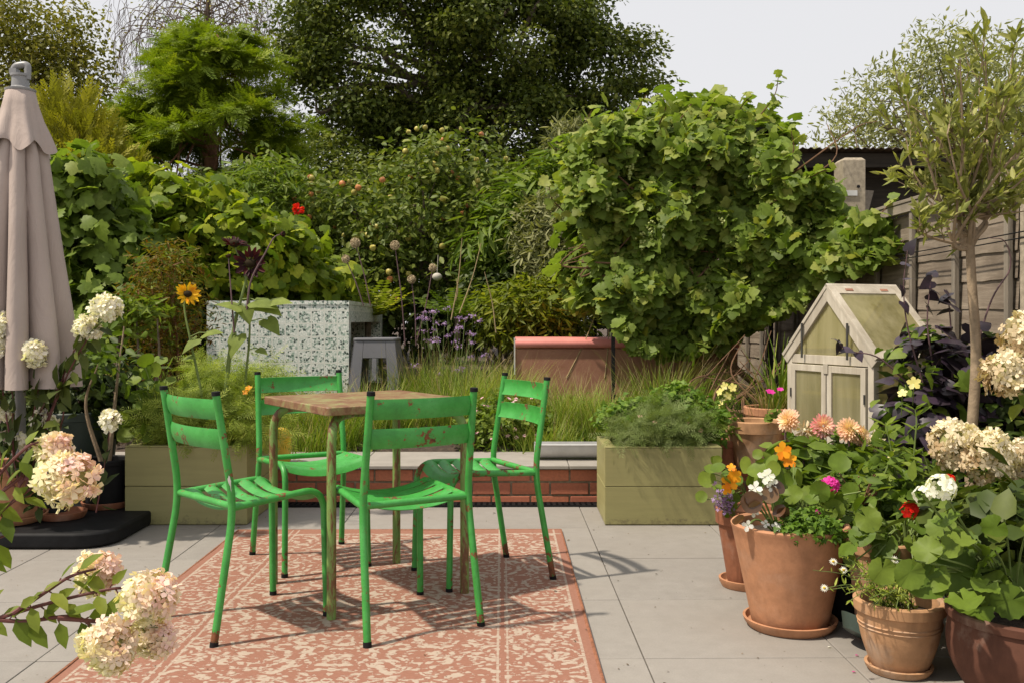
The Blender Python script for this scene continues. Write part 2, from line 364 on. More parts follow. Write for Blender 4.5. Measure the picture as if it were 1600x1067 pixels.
def m_rug():
    m, t, b = mat('terracotta_woven_rug'); tc = t.nodes.new('ShaderNodeTexCoord'); sp = t.nodes.new('ShaderNodeSeparateXYZ'); t.links.new(tc.outputs['Object'], sp.inputs[0])
    ax = math_(t, 'ABSOLUTE', sp.outputs['X']); ay = math_(t, 'ABSOLUTE', sp.outputs['Y'])
    cb = t.nodes.new('ShaderNodeCombineXYZ'); t.links.new(ax, cb.inputs[0]); t.links.new(sp.outputs['Y'], cb.inputs[1])
    nn = nd(t, 'ShaderNodeTexNoise', Scale=9.0, Detail=3.0); t.links.new(cb.outputs[0], nn.inputs['Vector'])
    va = nd(t, 'ShaderNodeVectorMath', operation='MULTIPLY_ADD'); t.links.new(nn.outputs['Color'], va.inputs[0]); va.inputs[1].default_value = (.07, .07, 0); t.links.new(cb.outputs[0], va.inputs[2])
    wv = va.outputs[0]
    vo = nd(t, 'ShaderNodeTexVoronoi', Scale=4.6, Randomness=.55); t.links.new(wv, vo.inputs['Vector'])
    rings = math_(t, 'SINE', math_(t, 'MULTIPLY', vo.outputs['Distance'], 38.0))
    v2 = nd(t, 'ShaderNodeTexVoronoi', Scale=36.0, Randomness=.9, feature='SMOOTH_F1'); t.links.new(wv, v2.inputs['Vector'])
    pet = math_(t, 'SINE', math_(t, 'MULTIPLY', v2.outputs['Distance'], 11.0))
    n3 = noise(t, wv, 27, 3, .6, 1.3)
    mot = math_(t, 'ADD', math_(t, 'ADD', math_(t, 'MULTIPLY', rings, .30), math_(t, 'MULTIPLY', pet, .42)), math_(t, 'MULTIPLY', math_(t, 'SUBTRACT', n3, .5), 3.2))
    wear = noise(t, coords(t, (14, 130, 1)), 1.0, 4, .7); mot = math_(t, 'ADD', mot, math_(t, 'MULTIPLY', math_(t, 'SUBTRACT', wear, .5), 2.6))
    mask = ramp(t, mot, [(-.24, (0, 0, 0)), (.06, (1, 1, 1))])
    def band(q, c, w): return math_(t, 'LESS_THAN', math_(t, 'ABSOLUTE', math_(t, 'SUBTRACT', q, c)), w)
    wob = math_(t, 'ADD', ax, math_(t, 'MULTIPLY', math_(t, 'SUBTRACT', wear, .5), .012))
    wby = math_(t, 'ADD', ay, math_(t, 'MULTIPLY', math_(t, 'SUBTRACT', wear, .5), .012))
    lines = math_(t, 'MAXIMUM', math_(t, 'MAXIMUM', band(wob, .762, .005), band(wob, .525, .0035)), math_(t, 'MAXIMUM', band(wob, .495, .004), band(wby, 1.10, .006)))
    gaps = math_(t, 'MAXIMUM', math_(t, 'MAXIMUM', band(wob, .772, .006), band(wob, .51, .006)), math_(t, 'GREATER_THAN', wob, .778))
    gaps = math_(t, 'MAXIMUM', gaps, math_(t, 'GREATER_THAN', wby, 1.112))
    mask = math_(t, 'MULTIPLY', mask, math_(t, 'SUBTRACT', 1.0, gaps)); mask = math_(t, 'MAXIMUM', mask, math_(t, 'MULTIPLY', lines, ramp(t, wear, [(.35, (0, 0, 0)), (.5, (1, 1, 1))])))
    fib = noise(t, coords(t, (60, 420, 1)), 1.0, 2, .6)
    terr = ramp(t, fib, [(.3, (.225, .108, .076)), (.7, (.315, .158, .113))]); cream = ramp(t, fib, [(.3, (.33, .255, .20)), (.7, (.46, .375, .305))])
    col = mix(t, mask, terr, cream)
    sp2 = nd(t, 'ShaderNodeTexVoronoi', Scale=14.0); t.links.new(tc.outputs['Object'], sp2.inputs['Vector'])
    spk = math_(t, 'MULTIPLY', math_(t, 'LESS_THAN', sp2.outputs['Distance'], .06), math_(t, 'GREATER_THAN', noise(t, tc.outputs['Object'], 4, 2), .5))
    col = mix(t, math_(t, 'MULTIPLY', spk, .8), col, (.10, .05, .03))
    t.links.new(col, b.inputs['Base Color']); b.inputs['Roughness'].default_value = .95; b.inputs['Specular IOR Level'].default_value = .1
    bump(t, b, math_(t, 'ADD', fib, math_(t, 'MULTIPLY', mask, .6)), .5, .003); return m
def m_planter():
    m, t, b = mat('olive_painted_board'); n = noise(t, coords(t, (3, 3, 30), jitter=True), 1.2, 5); n2 = noise(t, coords(t), 3, 5); n4 = noise(t, coords(t, jitter=True), 34, 6, .75)
    col = mix(t, ramp(t, n2, [(.4, (0, 0, 0)), (.8, (.35,)*3)]), ramp(t, n, [(.3, (.265, .245, .100)), (.7, (.31, .285, .118))]), (.20, .175, .075))
    tc = t.nodes.new('ShaderNodeTexCoord'); sp = t.nodes.new('ShaderNodeSeparateXYZ'); t.links.new(tc.outputs['Object'], sp.inputs[0])
    lo = nd(t, 'ShaderNodeMapRange'); lo.inputs[1].default_value = .0; lo.inputs[2].default_value = .07; lo.inputs[3].default_value = .25; lo.inputs[4].default_value = 0; t.links.new(sp.outputs['Z'], lo.inputs[0])
    sp_ = ramp(t, math_(t, 'ADD', n4, lo.outputs[0]), [(.66, (0, 0, 0)), (.78, (.55,)*3)])
    t.links.new(mix(t, sp_, col, (.11, .085, .05)), b.inputs['Base Color']); b.inputs['Roughness'].default_value = .55
    bump(t, b, n, .15, .002); return m
def m_canvas():
    m, t, b = mat('faded_mauve_canvas'); v = coords(t); n = noise(t, v, 3, 5); f = noise(t, v, 260, 2)
    t.links.new(mix(t, math_(t, 'MULTIPLY', f, .3), ramp(t, n, [(.3, (.38, .315, .285)), (.7, (.455, .38, .345))]), (.29, .235, .21)), b.inputs['Base Color']); b.inputs['Roughness'].default_value = .9; b.inputs['Specular IOR Level'].default_value = .1
    bump(t, b, noise(t, coords(t, (1, 1, .3)), 11, 5, .55, 1.2), .45, .02); return m
def m_poly():
    m, t, b = mat('twinwall_polycarbonate'); tc = t.nodes.new('ShaderNodeTexCoord'); sp = t.nodes.new('ShaderNodeSeparateXYZ'); t.links.new(tc.outputs['Object'], sp.inputs[0])
    st = math_(t, 'SINE', math_(t, 'MULTIPLY', math_(t, 'ADD', sp.outputs['X'], sp.outputs['Y']), 420.0)); n = math_(t, 'ADD', math_(t, 'MULTIPLY', noise(t, coords(t, (3, 3, .7)), 2.2, 4), .6), math_(t, 'MULTIPLY', noise(t, coords(t, (26, 26, 1.6)), 1.5, 5), .4))
    t.links.new(ramp(t, n, [(.3, (.30, .28, .15)), (.66, (.74, .69, .50))]), b.inputs['Base Color']); b.inputs['Roughness'].default_value = .12; b.inputs['Specular IOR Level'].default_value = .8
    bump(t, b, st, .12, .002)
    tr = t.nodes.new('ShaderNodeBsdfTranslucent'); tr.inputs[0].default_value = (.75, .72, .5, 1); tp = t.nodes.new('ShaderNodeBsdfTransparent'); tp.inputs[0].default_value = (.86, .84, .60, 1)
    m1 = t.nodes.new('ShaderNodeMixShader'); m1.inputs[0].default_value = .45; m2 = t.nodes.new('ShaderNodeMixShader'); m2.inputs[0].default_value = .55
    t.links.new(b.outputs[0], m1.inputs[1]); t.links.new(tr.outputs[0], m1.inputs[2]); t.links.new(m1.outputs[0], m2.inputs[1]); t.links.new(tp.outputs[0], m2.inputs[2]); t.links.new(m2.outputs[0], t.nodes['Material Output'].inputs[0]); return m
def m_corten():
    m, t, b = mat('rusty_steel_sheet'); v = coords(t); n = noise(t, v, 5, 7, .65, .6); n2 = noise(t, v, 60, 4)
    t.links.new(mix(t, math_(t, 'MULTIPLY', n2, .4), ramp(t, n, [(.3, (.30, .13, .08)), (.6, (.40, .20, .13)), (.75, (.48, .29, .2))]), (.2, .08, .05)), b.inputs['Base Color']); b.inputs['Roughness'].default_value = .8; return m

M = dict(
    chair=m_paint_rust(), ttop=m_table(), tleg=m_table(True), black=plain('black_plastic', (.011, .011, .012), .6, .15, .3),
    paving=m_paving(), brick=m_brick(), soil=m_soil(), tile=m_tile(), rug=m_rug(), planter=m_planter(), canvas=m_canvas(), poly=m_poly(), corten=m_corten(),
    rugedge=plain('terracotta_rug_binding', (.25, .11, .065), .95, .1, .3, 60), mortar=plain('sandy_mortar', (.26, .215, .15), .95, .1, .3, 40), coping=plain('grey_coping_stone', (.29, .265, .235), .7, .25, .12, 9),
    terra=m_terracotta('terracotta', (.44, .215, .115), .18, .25), terra2=m_terracotta('weathered_terracotta', (.43, .24, .125), .5, .6), terra3=m_terracotta('dark_terracotta', (.27, .105, .055), .25, .6),
    glaze=m_terracotta('brown_glazed_clay', (.11, .045, .028), .30, .4), fence=m_wood('weathered_grey_boards', (.16, .125, .095), (.36, .30, .235), 1), rail=m_wood('weathered_rail', (.20, .17, .13), (.36, .31, .25), 1),
    batten=m_wood('weathered_batten', (.17, .145, .115), (.31, .27, .22), 2), concrete=plain('old_concrete', (.34, .29, .22), .9, .2, .25, 30, .4), gwood=m_wood('pale_greenhouse_wood', (.40, .35, .275), (.60, .55, .46), 2, .6),
    iron=plain('dark_iron', (.05, .048, .045), .5, .5, .3, 20), darkwood=m_wood('dark_shed_boards', (.03, .025, .02), (.07, .058, .045), 0), tin=plain('rusted_tin', (.15, .12, .09), .7, .3, .4, 8),
    zinc=plain('galvanised_zinc', (.52, .52, .51), .42, .5, .12, 14, .05), pink=plain('salmon_pink_metal', (.70, .25, .22), .5, .4, .12, 6, .05), yellow=plain('yellow_enamel', (.62, .42, .03), .35, .5, .08, 6, .02),
    greyplastic=plain('grey_plastic', (.14, .14, .155), .5, .4, .06, 5, .02), hub=plain('grey_parasol_plastic', (.22, .22, .225), .4, .5, .1, 6, .02), binplastic=plain('dark_green_plastic', (.04, .06, .05), .5, .4, .2, 6),
    bark=plain('grey_brown_bark', (.16, .125, .09), .9, .2, .45, 14, .7), redbark=plain('reddish_bark', (.20, .10, .06), .9, .2, .4, 12, .6), olivebark=plain('pale_olive_bark', (.30, .225, .15), .85, .2, .3, 18, .6), vinewood=plain('brown_vine_stem', (.15, .085, .05), .9, .2, .4, 22, .6),
    stem=plain('green_stem', (.14, .19, .05), .6, .3, .25, 20, .1), redstem=plain('maroon_stem', (.11, .035, .03), .55, .35, .3, 20, .1), straw=plain('straw_stem', (.34, .26, .14), .8, .2, .25, 20, .1), purplestem=plain('purple_brown_stem', (.12, .07, .075), .6, .3, .25, 20, .1), twig=plain('twig', (.15, .11, .085), .9, .1, .3, 14, .1),
    oak=leafmat('oak_leaf', (.028, .044, .012), (.060, .084, .022), (.13, .15, .04), .22, .5, .3), cypress=leafmat('cypress_needles', (.045, .075, .009), (.090, .132, .014), (.15, .185, .022), .3, .6, .2, False),
    sparse=leafmat('olive_green_leaf', (.06, .065, .016), (.11, .115, .028), (.19, .17, .05), .3), thuja=leafmat('golden_scale_leaf', (.075, .085, .012), (.125, .130, .018), (.20, .19, .03), .3, .6, .2, False),
    apple=leafmat('apple_leaf', (.036, .060, .016), (.078, .112, .030), (.15, .175, .06), .28, .42, .45), vine=leafmat('grape_leaf', (.064, .104, .024), (.110, .166, .048), (.195, .230, .090), .40, .48, .4), vinelime=leafmat('lime_vine_leaf', (.055, .095, .015), (.12, .17, .024), (.22, .25, .035), .4, .5, .35),
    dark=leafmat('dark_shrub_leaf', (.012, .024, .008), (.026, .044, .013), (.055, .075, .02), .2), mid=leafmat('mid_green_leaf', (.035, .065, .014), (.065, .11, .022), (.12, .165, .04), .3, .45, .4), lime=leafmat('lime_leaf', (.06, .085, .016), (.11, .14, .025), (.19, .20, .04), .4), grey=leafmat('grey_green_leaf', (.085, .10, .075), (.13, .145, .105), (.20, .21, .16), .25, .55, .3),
    olive2=leafmat('silver_olive_leaf', (.10, .12, .085), (.16, .18, .13), (.24, .26, .20), .3, .5, .3), olive=leafmat('olive_tree_leaf', (.10, .125, .055), (.165, .19, .085), (.25, .26, .15), .28, .45, .4), grass=leafmat('ornamental_grass', (.062, .105, .026), (.118, .172, .044), (.225, .245, .095), .3, .55, .3, False), greengrass=leafmat('green_grass', (.045, .08, .014), (.085, .135, .022), (.16, .185, .04), .3, .55, .3, False), drygrass=leafmat('dry_grass', (.20, .15, .06), (.30, .235, .11), (.42, .34, .18), .3, .7, .2, False),
    feather=leafmat('feathery_leaf', (.085, .13, .03), (.14, .19, .05), (.21, .25, .09), .3, .55, .3, False), curry=leafmat('grey_herb_petal_free', (.10, .150, .038), (.155, .205, .060), (.23, .27, .11), .3, .6, .2, False), parsley=leafmat('parsley_leaf', (.035, .075, .014), (.06, .12, .022), (.10, .165, .035), .3), purple=leafmat('purple_leaf', (.020, .012, .022), (.042, .024, .046), (.075, .048, .085), .1, .42, .5), maple=leafmat('maple_leaf', (.085, .035, .012), (.10, .085, .015), (.07, .11, .02), .35), bronze=leafmat('bronze_leaf', (.05, .02, .012), (.13, .06, .03), (.2, .11, .05), .2, .3, .6),
    hyd=leafmat('cream_pink_petals', (.66, .62, .28), (.80, .73, .55), (.80, .53, .53), .25, .6, .2, False), hydw=leafmat('white_cream_petals', (.70, .67, .50), (.80, .77, .67), (.82, .74, .68), .25, .6, .2, False), hydb=leafmat('faded_cream_petals', (.34, .19, .07), (.70, .60, .42), (.80, .72, .58), .2, .7, .2, False),
    dahlia=leafmat('peach_dahlia_petals', (.84, .50, .42), (.87, .62, .45), (.88, .70, .46), .25, .55, .2, False), pinkd=leafmat('pink_dahlia_petals', (.74, .18, .24), (.87, .52, .48), (.88, .68, .48), .25, .55, .2, False), sunf=leafmat('yellow_ray_petals', (.70, .25, .01), (.78, .42, .012), (.80, .50, .02), .25, .55, .2, False), darkf=leafmat('maroon_ray_petals', (.014, .003, .005), (.035, .006, .009), (.085, .012, .012), .1, .6, .2, False),
    magenta=leafmat('magenta_petals', (.50, .015, .20), (.62, .03, .30), (.70, .08, .40), .25, .5, .2, False), red=leafmat('red_petals', (.60, .012, .010), (.72, .02, .012), (.78, .05, .02), .2, .5, .2, False), white=leafmat('white_petals', (.70, .69, .62), (.78, .77, .72), (.82, .81, .78), .25, .55, .2, False), orange=leafmat('orange_petals', (.78, .20, .01), (.82, .33, .015), (.85, .42, .02), .3, .5, .2, False), lilac=leafmat('lilac_florets', (.26, .15, .38), (.36, .23, .48), (.46, .33, .57), .25, .6, .2, False), palepink=leafmat('pale_pink_petals', (.72, .32, .42), (.78, .45, .52), (.80, .60, .63), .25, .6, .2, False), cream=leafmat('cream_yellow_petals', (.70, .62, .20), (.78, .70, .26), (.82, .76, .40), .25, .6, .2, False),
    seedhead=plain('tan_seed_head', (.40, .32, .20), .9, .1, .35, 60, .6), fruit=plain('apple_skin', (.40, .34, .08), .4, .4, .3, 18, .02), blush=plain('blushed_apple_skin', (.50, .20, .07), .4, .4, .4, 18, .02), grape=plain('green_grape', (.26, .30, .08), .35, .5, .15, 30, .02), disc=plain('dark_flower_disc', (.03, .022, .012), .9, .1, .4, 90, .5), disk2=plain('yellow_flower_eye', (.62, .40, .03), .8, .1, .2, 90, .3), stone=plain('pale_stone', (.45, .42, .36), .8, .2, .15, 10))

# ================================================================== SETTING
mb = MB(); mb.box(-60, 60, -8, 5.53, -.30, -.012); tag(mb.build('ground', M['mortar'], smooth=False), None, None, kind='structure')
# paving slabs with real joints
r = rng(1); mb = MB(); S = .627; jo = .0035
rot = Matrix.Rotation(math.radians(.75), 4, 'Z')
for i in range(-9, 6):
    for j in range(-3, 9):
        x0 = .39+.062+(i-1)*S; y0 = 4.861-6*S+j*S
        if y0 > 5.5: continue
        y1 = min(y0+S-jo, 5.40); 
        if y1-y0 < .05: continue
        mb.box(x0, x0+S-jo, y0, y1, -.012, r.uniform(-.0008, .0008), rot)
tag(mb.build('patio_paving', M['paving'], bevel=.0025, smooth=False), None, None, kind='structure')
# soil bed: one sheet to the horizon
xs = np.concatenate([np.linspace(-80, -8, 10), np.linspace(-6, 6, 90), np.linspace(8, 80, 10)]); ys = np.concatenate([[5.62], np.linspace(5.8, 14, 80), np.linspace(16, 160, 12)])
X, Y = np.meshgrid(xs, ys); r = rng(2)
Z = np.vectorize(soil_z)(Y)+(np.abs(X) < 7)*(Y > 6.15)*r.normal(0, .012, X.shape)
n, m_ = X.shape; q = (np.arange(n-1)[:, None]*m_+np.arange(m_-1)[None]).ravel()
sb = MB(); sb.v = list(zip(X.ravel(), Y.ravel(), Z.ravel())); sb.f = [(a, a+1, a+m_+1, a+m_) for a in q]
tag(sb.build('soil_bed', M['soil']), None, None, kind='structure')

# low brick retaining wall with coping, drain in front
bw = thing('brick_wall', 'low red brick retaining wall with grey coping slabs along the back of the patio', 'wall', (0, 5.53, 0))
mb = MB(); mb.box(-4.5, 2.5, .012, .16, -.05, .193); mb.build('mortar_bed', M['mortar'], bw, smooth=False)
mb = MB(); r = rng(3)
for row in range(4):
    z0 = .1245-(3-row)*.0765
    x = -4.5+(row % 2)*.1125
    while x < 2.4:
        mb.box(x, x+.215, r.uniform(-.002, .003), .10, max(z0, -.05), z0+.0655+r.uniform(-.001, .001)); x += .225
mb.build('brickwork', M['brick'], bw, bevel=.004, smooth=False)
x = -4.47
while x < 2.3:
    mb = MB(); mb.box(x, x+.596, -.03, .56, .197, .217); mb.build('coping_slab', M['coping'], bw, bevel=.003, smooth=False); x += .60
mb = MB()
for k in range(90):
    x = -1.98+k*.033; 
    for j in range(2): mb.box(x, x+.018, -.125+.052*j, -.085+.052*j, -.008, .006)
mb.box(-1.98, 1.0, -.128, -.123, -.01, .008); mb.box(-1.98, 1.0, -.034, -.031, -.01, .008); mb.box(-1.98, 1.0, -.0820, -.0764, -.01, .007)
dg = mb.build('drain_grating', M['black'], None, smooth=False); dg.location = (0, 5.53, .003); tag(dg, 'black slotted drain channel running along the foot of the brick wall', 'drain')

# ---------------- planters
def planter(label, x0, x1, y0, y1, h):
    t = thing('planter_box', label, 'planter', ((x0+x1)/2, (y0+y1)/2, 0), group='olive painted planters in front of the brick wall')
    a, b = (x1-x0)/2, (y1-y0)/2; hh = h/2
    for z0, z1 in ((.004, hh-.0015), (hh+.0015, h-.002)):
        q = MB(); q.box(-a, a, -b, -b+.028, z0, z1); q.box(-a, a, b-.028, b, z0, z1); q.box(-a, -a+.028, -b+.028, b-.028, z0, z1); q.box(a-.028, a, -b+.028, b-.028, z0, z1)
        q.build('board_ring', M['planter'], t, bevel=.002, smooth=False)
    q = MB(); wv = .055
    q.box(-a, a, -b, -b+wv, h-.001, h+.006); q.box(-a, a, b-wv, b, h-.001, h+.006); q.box(-a, -a+wv, -b+wv, b-wv, h-.001, h+.006); q.box(a-wv, a, -b+wv, b-wv, h-.001, h+.006)
    q.build('rim', M['planter'], t, bevel=.002, smooth=False)
    q = MB(); q.box(-a+.03, a-.03, -b+.03, b-.03, .02, h-.03); q.build('compost', M['soil'], t, smooth=False)
    return t
planter('olive green planter box at the left, overflowing with feathery foliage', -1.984, -1.358, 4.92, 5.385, .40)
planter('olive green planter box at the right, beside the large terracotta pots', .476, 1.076, 4.92, 5.385, .395)

# ---------------- rug
rg = thing('outdoor_rug', 'terracotta and cream damask patterned outdoor rug under the green table', 'rug', (-.545, 3.57, .004), math.radians(.6))
mb = MB(); n = 40
xs = np.linspace(-.80, .80, 17); ys = np.linspace(-1.2, 1.2, 25); r = rng(4)
for y in ys:
    for x in xs: mb.v.append((x+.003*math.sin(y*5.3+x)+(.002*r.normal() if abs(x) > .79 else 0), y, .004+.0012*abs(r.normal())+.0016*(1+math.sin(x*7+y*3.1))))
mb.f = [(j*17+i, j*17+i+1, (j+1)*17+i+1, (j+1)*17+i) for j in range(24) for i in range(16)]
mb.build('woven_field', M['rug'], rg)
mb = MB()
for a in ([(-.80, -1.2, .004), (-.80, 1.2, .004)], [(.80, -1.2, .004), (.80, 1.2, .004)], [(-.80, 1.2, .004), (.80, 1.2, .004)]):
    mb.tube([Vector(a[0]).lerp(Vector(a[1]), k/30) for k in range(31)], .006, 6)
mb.build('binding', M['rugedge'], rg)

# ---------------- table
ang = math.atan2(-.381, -.0675)
tb = thing('cafe_table', 'small square metal table with worn rusty green top', 'table', (-.5625, 3.732, .007), ang-math.radians(45))
def roundrect(h, rad, z0, z1):
    pts = []
    for cx, cy, a0 in ((h-rad, h-rad, 0), (-h+rad, h-rad, 90), (-h+rad, -h+rad, 180), (h-rad, -h+rad, 270)):
        for k in range(5): a = math.radians(a0+k*22.5); pts.append((cx+rad*math.cos(a), cy+rad*math.sin(a)))
    n = len(pts); q = MB(); q.add([(x, y, z0) for x, y in pts]+[(x, y, z1) for x, y in pts], [tuple(range(n))[::-1], tuple(range(n, 2*n))]+[(i, (i+1) % n, n+(i+1) % n, n+i) for i in range(n)])
    return q
roundrect(.305, .018, .712, .742).build('tabletop', M['ttop'], tb, bevel=.003, ang=30)
for sx, sy in ((1, 1), (-1, 1), (-1, -1), (1, -1)):
    p = .274; q = MB()
    q.tube(bent([(p*sx, p*sy, 0), (p*sx, p*sy, .70), (.10*sx, .10*sy, .70)], .10, 8), .0168, 14)
    q.build('leg', M['tleg'], tb)
q = MB(); q.box(-.13, .13, -.13, .13, .685, .711); q.build('underframe', M['tleg'], tb, smooth=False)

# ---------------- chairs (one built, three copied)
def make_chair(label):
    t = thing('metal_chair', label, 'chair', group='green metal chairs around the table'); R = .0127
    for s in (-1, 1):
        q = MB(); q.tube(bent([(.205*s, 0, 0), (.192*s, .078, .435), (.186*s, .018, .806)], .09, 8), R, 12); pl = q.build('back_post', M['chair'], t)
        q = MB(); q.tube([(.186*s, .018, .799), (.186*s, .0172, .812)], [R+.0016, R+.0008], 12); q.build('end_cap', M['black'], pl)
        q = MB(); q.tube([(.205*s, 0, -.002), (.2045*s, .003, .016)], R+.0014, 12); q.build('foot_cap', M['black'], pl)
        q = MB(); q.tube(bent([(.190*s, .075, .432), (.172*s, .435, .452), (.178*s, .445, 0)], .085, 9), R*.95, 12); fl = q.build('front_leg', M['chair'], t)
        q = MB(); q.tube([(.178*s, .445, -.002), (.178*s, .445, .016)], R+.001, 12); q.build('foot_cap', M['black'], fl)
    q = MB(); q.tube([(-.19, .076, .435), (.19, .076, .435)], R*.95, 12); q.build('rear_rail', M['chair'], t)
    def strip(fn, nu, th):
        g = [[Vector(fn(i/nu, j/4)) for j in range(5)] for i in range(nu+1)]; q = MB(); vs = []
        for i in range(nu+1):
            for j in range(5):
                a = g[min(i+1, nu)][j]-g[max(i-1, 0)][j]; b = g[i][min(j+1, 4)]-g[i][max(j-1, 0)]; nn = a.cross(b).normalized()
                vs += [g[i][j]+nn*th/2, g[i][j]-nn*th/2]
        idx = lambda i, j, k: (i*5+j)*2+k; fs = []
        for i in range(nu):
            for j in range(4): fs += [(idx(i, j, 0), idx(i+1, j, 0), idx(i+1, j+1, 0), idx(i, j+1, 0)), (idx(i, j, 1), idx(i, j+1, 1), idx(i+1, j+1, 1), idx(i+1, j, 1))]
            fs += [(idx(i, 0, 0), idx(i, 0, 1), idx(i+1, 0, 1), idx(i+1, 0, 0)), (idx(i, 4, 0), idx(i+1, 4, 0), idx(i+1, 4, 1), idx(i, 4, 1))]
        return q.add(vs, fs)
    for k in range(5):                                                   # sagging cross slats
        yc = .122+k*.066; hw = .184-.015*(yc-.08)/.35; zc = .437+.017*(yc-.08)/.35; wd = .052 if k < 4 else .062
        def fn(u, v, yc=yc, hw=hw, zc=zc, wd=wd, k=k):
            x = (u*2-1)*hw; y = yc+(v-.5)*wd; sag = .032*(1-(abs(u*2-1))**2.2)
            return (x, y, zc+.006-sag-.010*(abs(v-.5)*2)**2-(.05*max(0, v-.55) if k == 4 else 0))
        strip(fn, 16, .003).build('seat_slat', M['chair'], t, ang=50)
    for zc, wd in ((.752, .066), (.655, .066)):                          # curved back slats
        def fn(u, v, zc=zc, wd=wd):
            x = (u*2-1)*.183; z = zc+(v-.5)*wd; y = .078-(z-.435)*.162+.004-.030*(1-(u*2-1)**2)-.007*(1-(abs(v-.5)*2)**3)+.004
            return (x, y, z)
        strip(fn, 18, .003).build('back_slat', M['chair'], t, ang=50)
    return t
ch = make_chair('green metal chair in front of the table, its backrest turned to the viewer')
def face(dx, dy): return math.atan2(dy, dx)-math.pi/2
RZ = .009
ch.location = (-.2825, 3.16, RZ); ch.rotation_euler.z = face(-.494, .869)
dup(ch, (-1.095, 3.201, RZ), face(.707, .707), 'green metal chair on the left of the table with the large white paint chip')
dup(ch, (-.9735, 4.365, RZ), face(.47, -.88), 'green metal chair behind the table facing the viewer, near the yellow pot')
dup(ch, (.071, 4.041, RZ), face(-.886, -.464), 'green metal chair on the right of the table, turned sideways towards the left')
# a white chip on the left chair only would need its own mesh: a thin flake set on its post
lc = [o for o in COL.objects if o.name.startswith('metal_chair') and 'white paint chip' in o.get('label', '')][0]
bp = [o for o in lc.children if o.name.startswith('back_post')][0]
bp = [o for o in lc.children if o.name.startswith('back_post')]
q = MB(); r = rng(9); vs = []
def onpost(ph, z): a = math.radians(-28)+ph; k = (z-.515); return (.1903-.016*k+.0134*math.cos(a), .0645-.162*k+.0134*math.sin(a), z)
for k in range(16): a = 2*math.pi*k/16; w = 1+.35*r.normal()*.6; vs.append(onpost(.30*w*math.cos(a)+.15*math.sin(2*a), .515+.021*w*math.sin(a)))
q.add([onpost(0, .515)]+vs, [(0, 1+i, 1+(i+1) % 16) for i in range(16)]); q.build('paint_chip', plain('bare_primer', (.62, .60, .55), .7), lc)

# ---------------- parasol
PX, PY = at(32, 500, 4.6).x, 4.6
ps = thing('parasol', 'closed mauve cantilever parasol standing at the left edge', 'parasol', (PX, PY, 0))
def fold(n, a0, dep, seed, zt, zb):
    r = rng(seed); ph = r.uniform(0, 6.28, 4)
    def f(a, z):
        k = np.clip((zt-z)/(zt-zb), 0, 1)
        s = abs(math.sin(n*.5*a+a0+.35*math.sin(2.3*k+ph[0])))**.65
        return 1-dep*(.35+.65*k)*(1-s)+.05*math.sin(3*a+ph[1]+2*k)+.03*math.sin(11*a+ph[2]+5*k)*k
    return f
prof = [(r_, z) for r_, z in zip(np.interp(np.linspace(0, 1, 46), [0, .12, .5, .85, 1], [.09, .125, .185, .245, .262]), np.linspace(1.98, .73, 46))]
MB().lathe(prof, 160, (0, 0, 0), fold(9, .9, .58, 1, 2.0, .7)).build('canopy', M['canvas'], ps, ang=70)
prof = [(.058, 2.145), (.066, 2.142), (.078, 2.08), (.098, 2.0), (.122, 1.93), (.136, 1.885), (.139, 1.868), (.134, 1.87)]
def tier(a, z):
    k = np.clip((2.14-z)/.27, 0, 1); return 1+.16*k*math.sin(6*a+.8)+.05*k*math.sin(13*a)
q = MB().lathe(prof, 120, (0, 0, 0), tier)
q.v = [(x, y, z-(.028*math.sin(6*math.atan2(y, x)+.8+1.2) if z < 1.9 else 0)) for x, y, z in q.v]
q.build('vent_cap', M['canvas'], ps, ang=70)
q = MB(); q.lathe([(.001, 2.14), (.068, 2.142), (.070, 2.152), (.05, 2.158), (.04, 2.165), (.038, 2.21), (.044, 2.214), (.044, 2.225), (.001, 2.226)], 24); q.build('top_hub', M['hub'], ps)
q = MB(); q.tube(bent([(.034, 0, 2.20), (.036, 0, 2.275), (-.03, 0, 2.265), (-.034, 0, 2.235)], .022), .016, 10); q.box(-.045, -.012, -.02, .02, 2.222, 2.25); q.build('hook', M['hub'], ps)
q = MB(); q.tube([(0, 0, .10), (0, 0, 2.15)], .024, 14); q.build('pole', M['hub'], ps)
# ribs inside
for k in range(8):
    a = k*math.pi/4+.2; q = MB(); q.tube([(.03*math.cos(a), .03*math.sin(a), 2.0), (.13*math.cos(a), .13*math.sin(a), .76)], .008, 6); q.build('rib', M['hub'], ps)
pb = thing('weight_slab', 'black plastic parasol base slab on the paving at the left', 'base', (-2.32, 4.86, 0))
q = roundrect(.47, .16, .004, .075); q.build('slab', M['black'], pb, bevel=.012)
q = MB(); q.lathe([(.001, .075), (.09, .076), (.08, .10), (.035, .13), (.03, .14), (.001, .14)], 24); q.build('pole_socket', M['black'], pb)

# ---------------- pots
def pot(label, loc, rt, rb, h, mt, rim=.035, saucer=None, belly=0.0, soil=True, group='terracotta flower pots', name='flower_pot', lip=.010):
    t = thing(name, label, 'pot', loc, group=group); q = MB(); pr = [(.001, 0), (rb*.97, 0), (rb, .006)]
    for k in range(1, 9):
        u = k/9; pr.append((rb+(rt-lip-rb)*u+belly*math.sin(math.pi*u), .006+(h-rim-.006)*u))
    pr += [(rt-lip, h-rim), (rt-.001, h-rim+.004), (rt+.001, h-.006), (rt-.003, h-.001), (rt-.012, h), (rt-.020, h-.006), (rt-.024, h-.05), (rt*.8, h-.06)]
    q.lathe(pr, 56, (0, 0, 0), lambda a, z: 1+.006*math.sin(2*a+1)+.004*math.sin(3*a)); b = q.build('clay_body', mt, t, ang=35)
    if soil: q = MB(); q.lathe([(rt*.97-.02, h-.045), (rt*.5, h-.035), (.001, h-.03)], 30); q.build('compost', M['soil'], t)
    return t
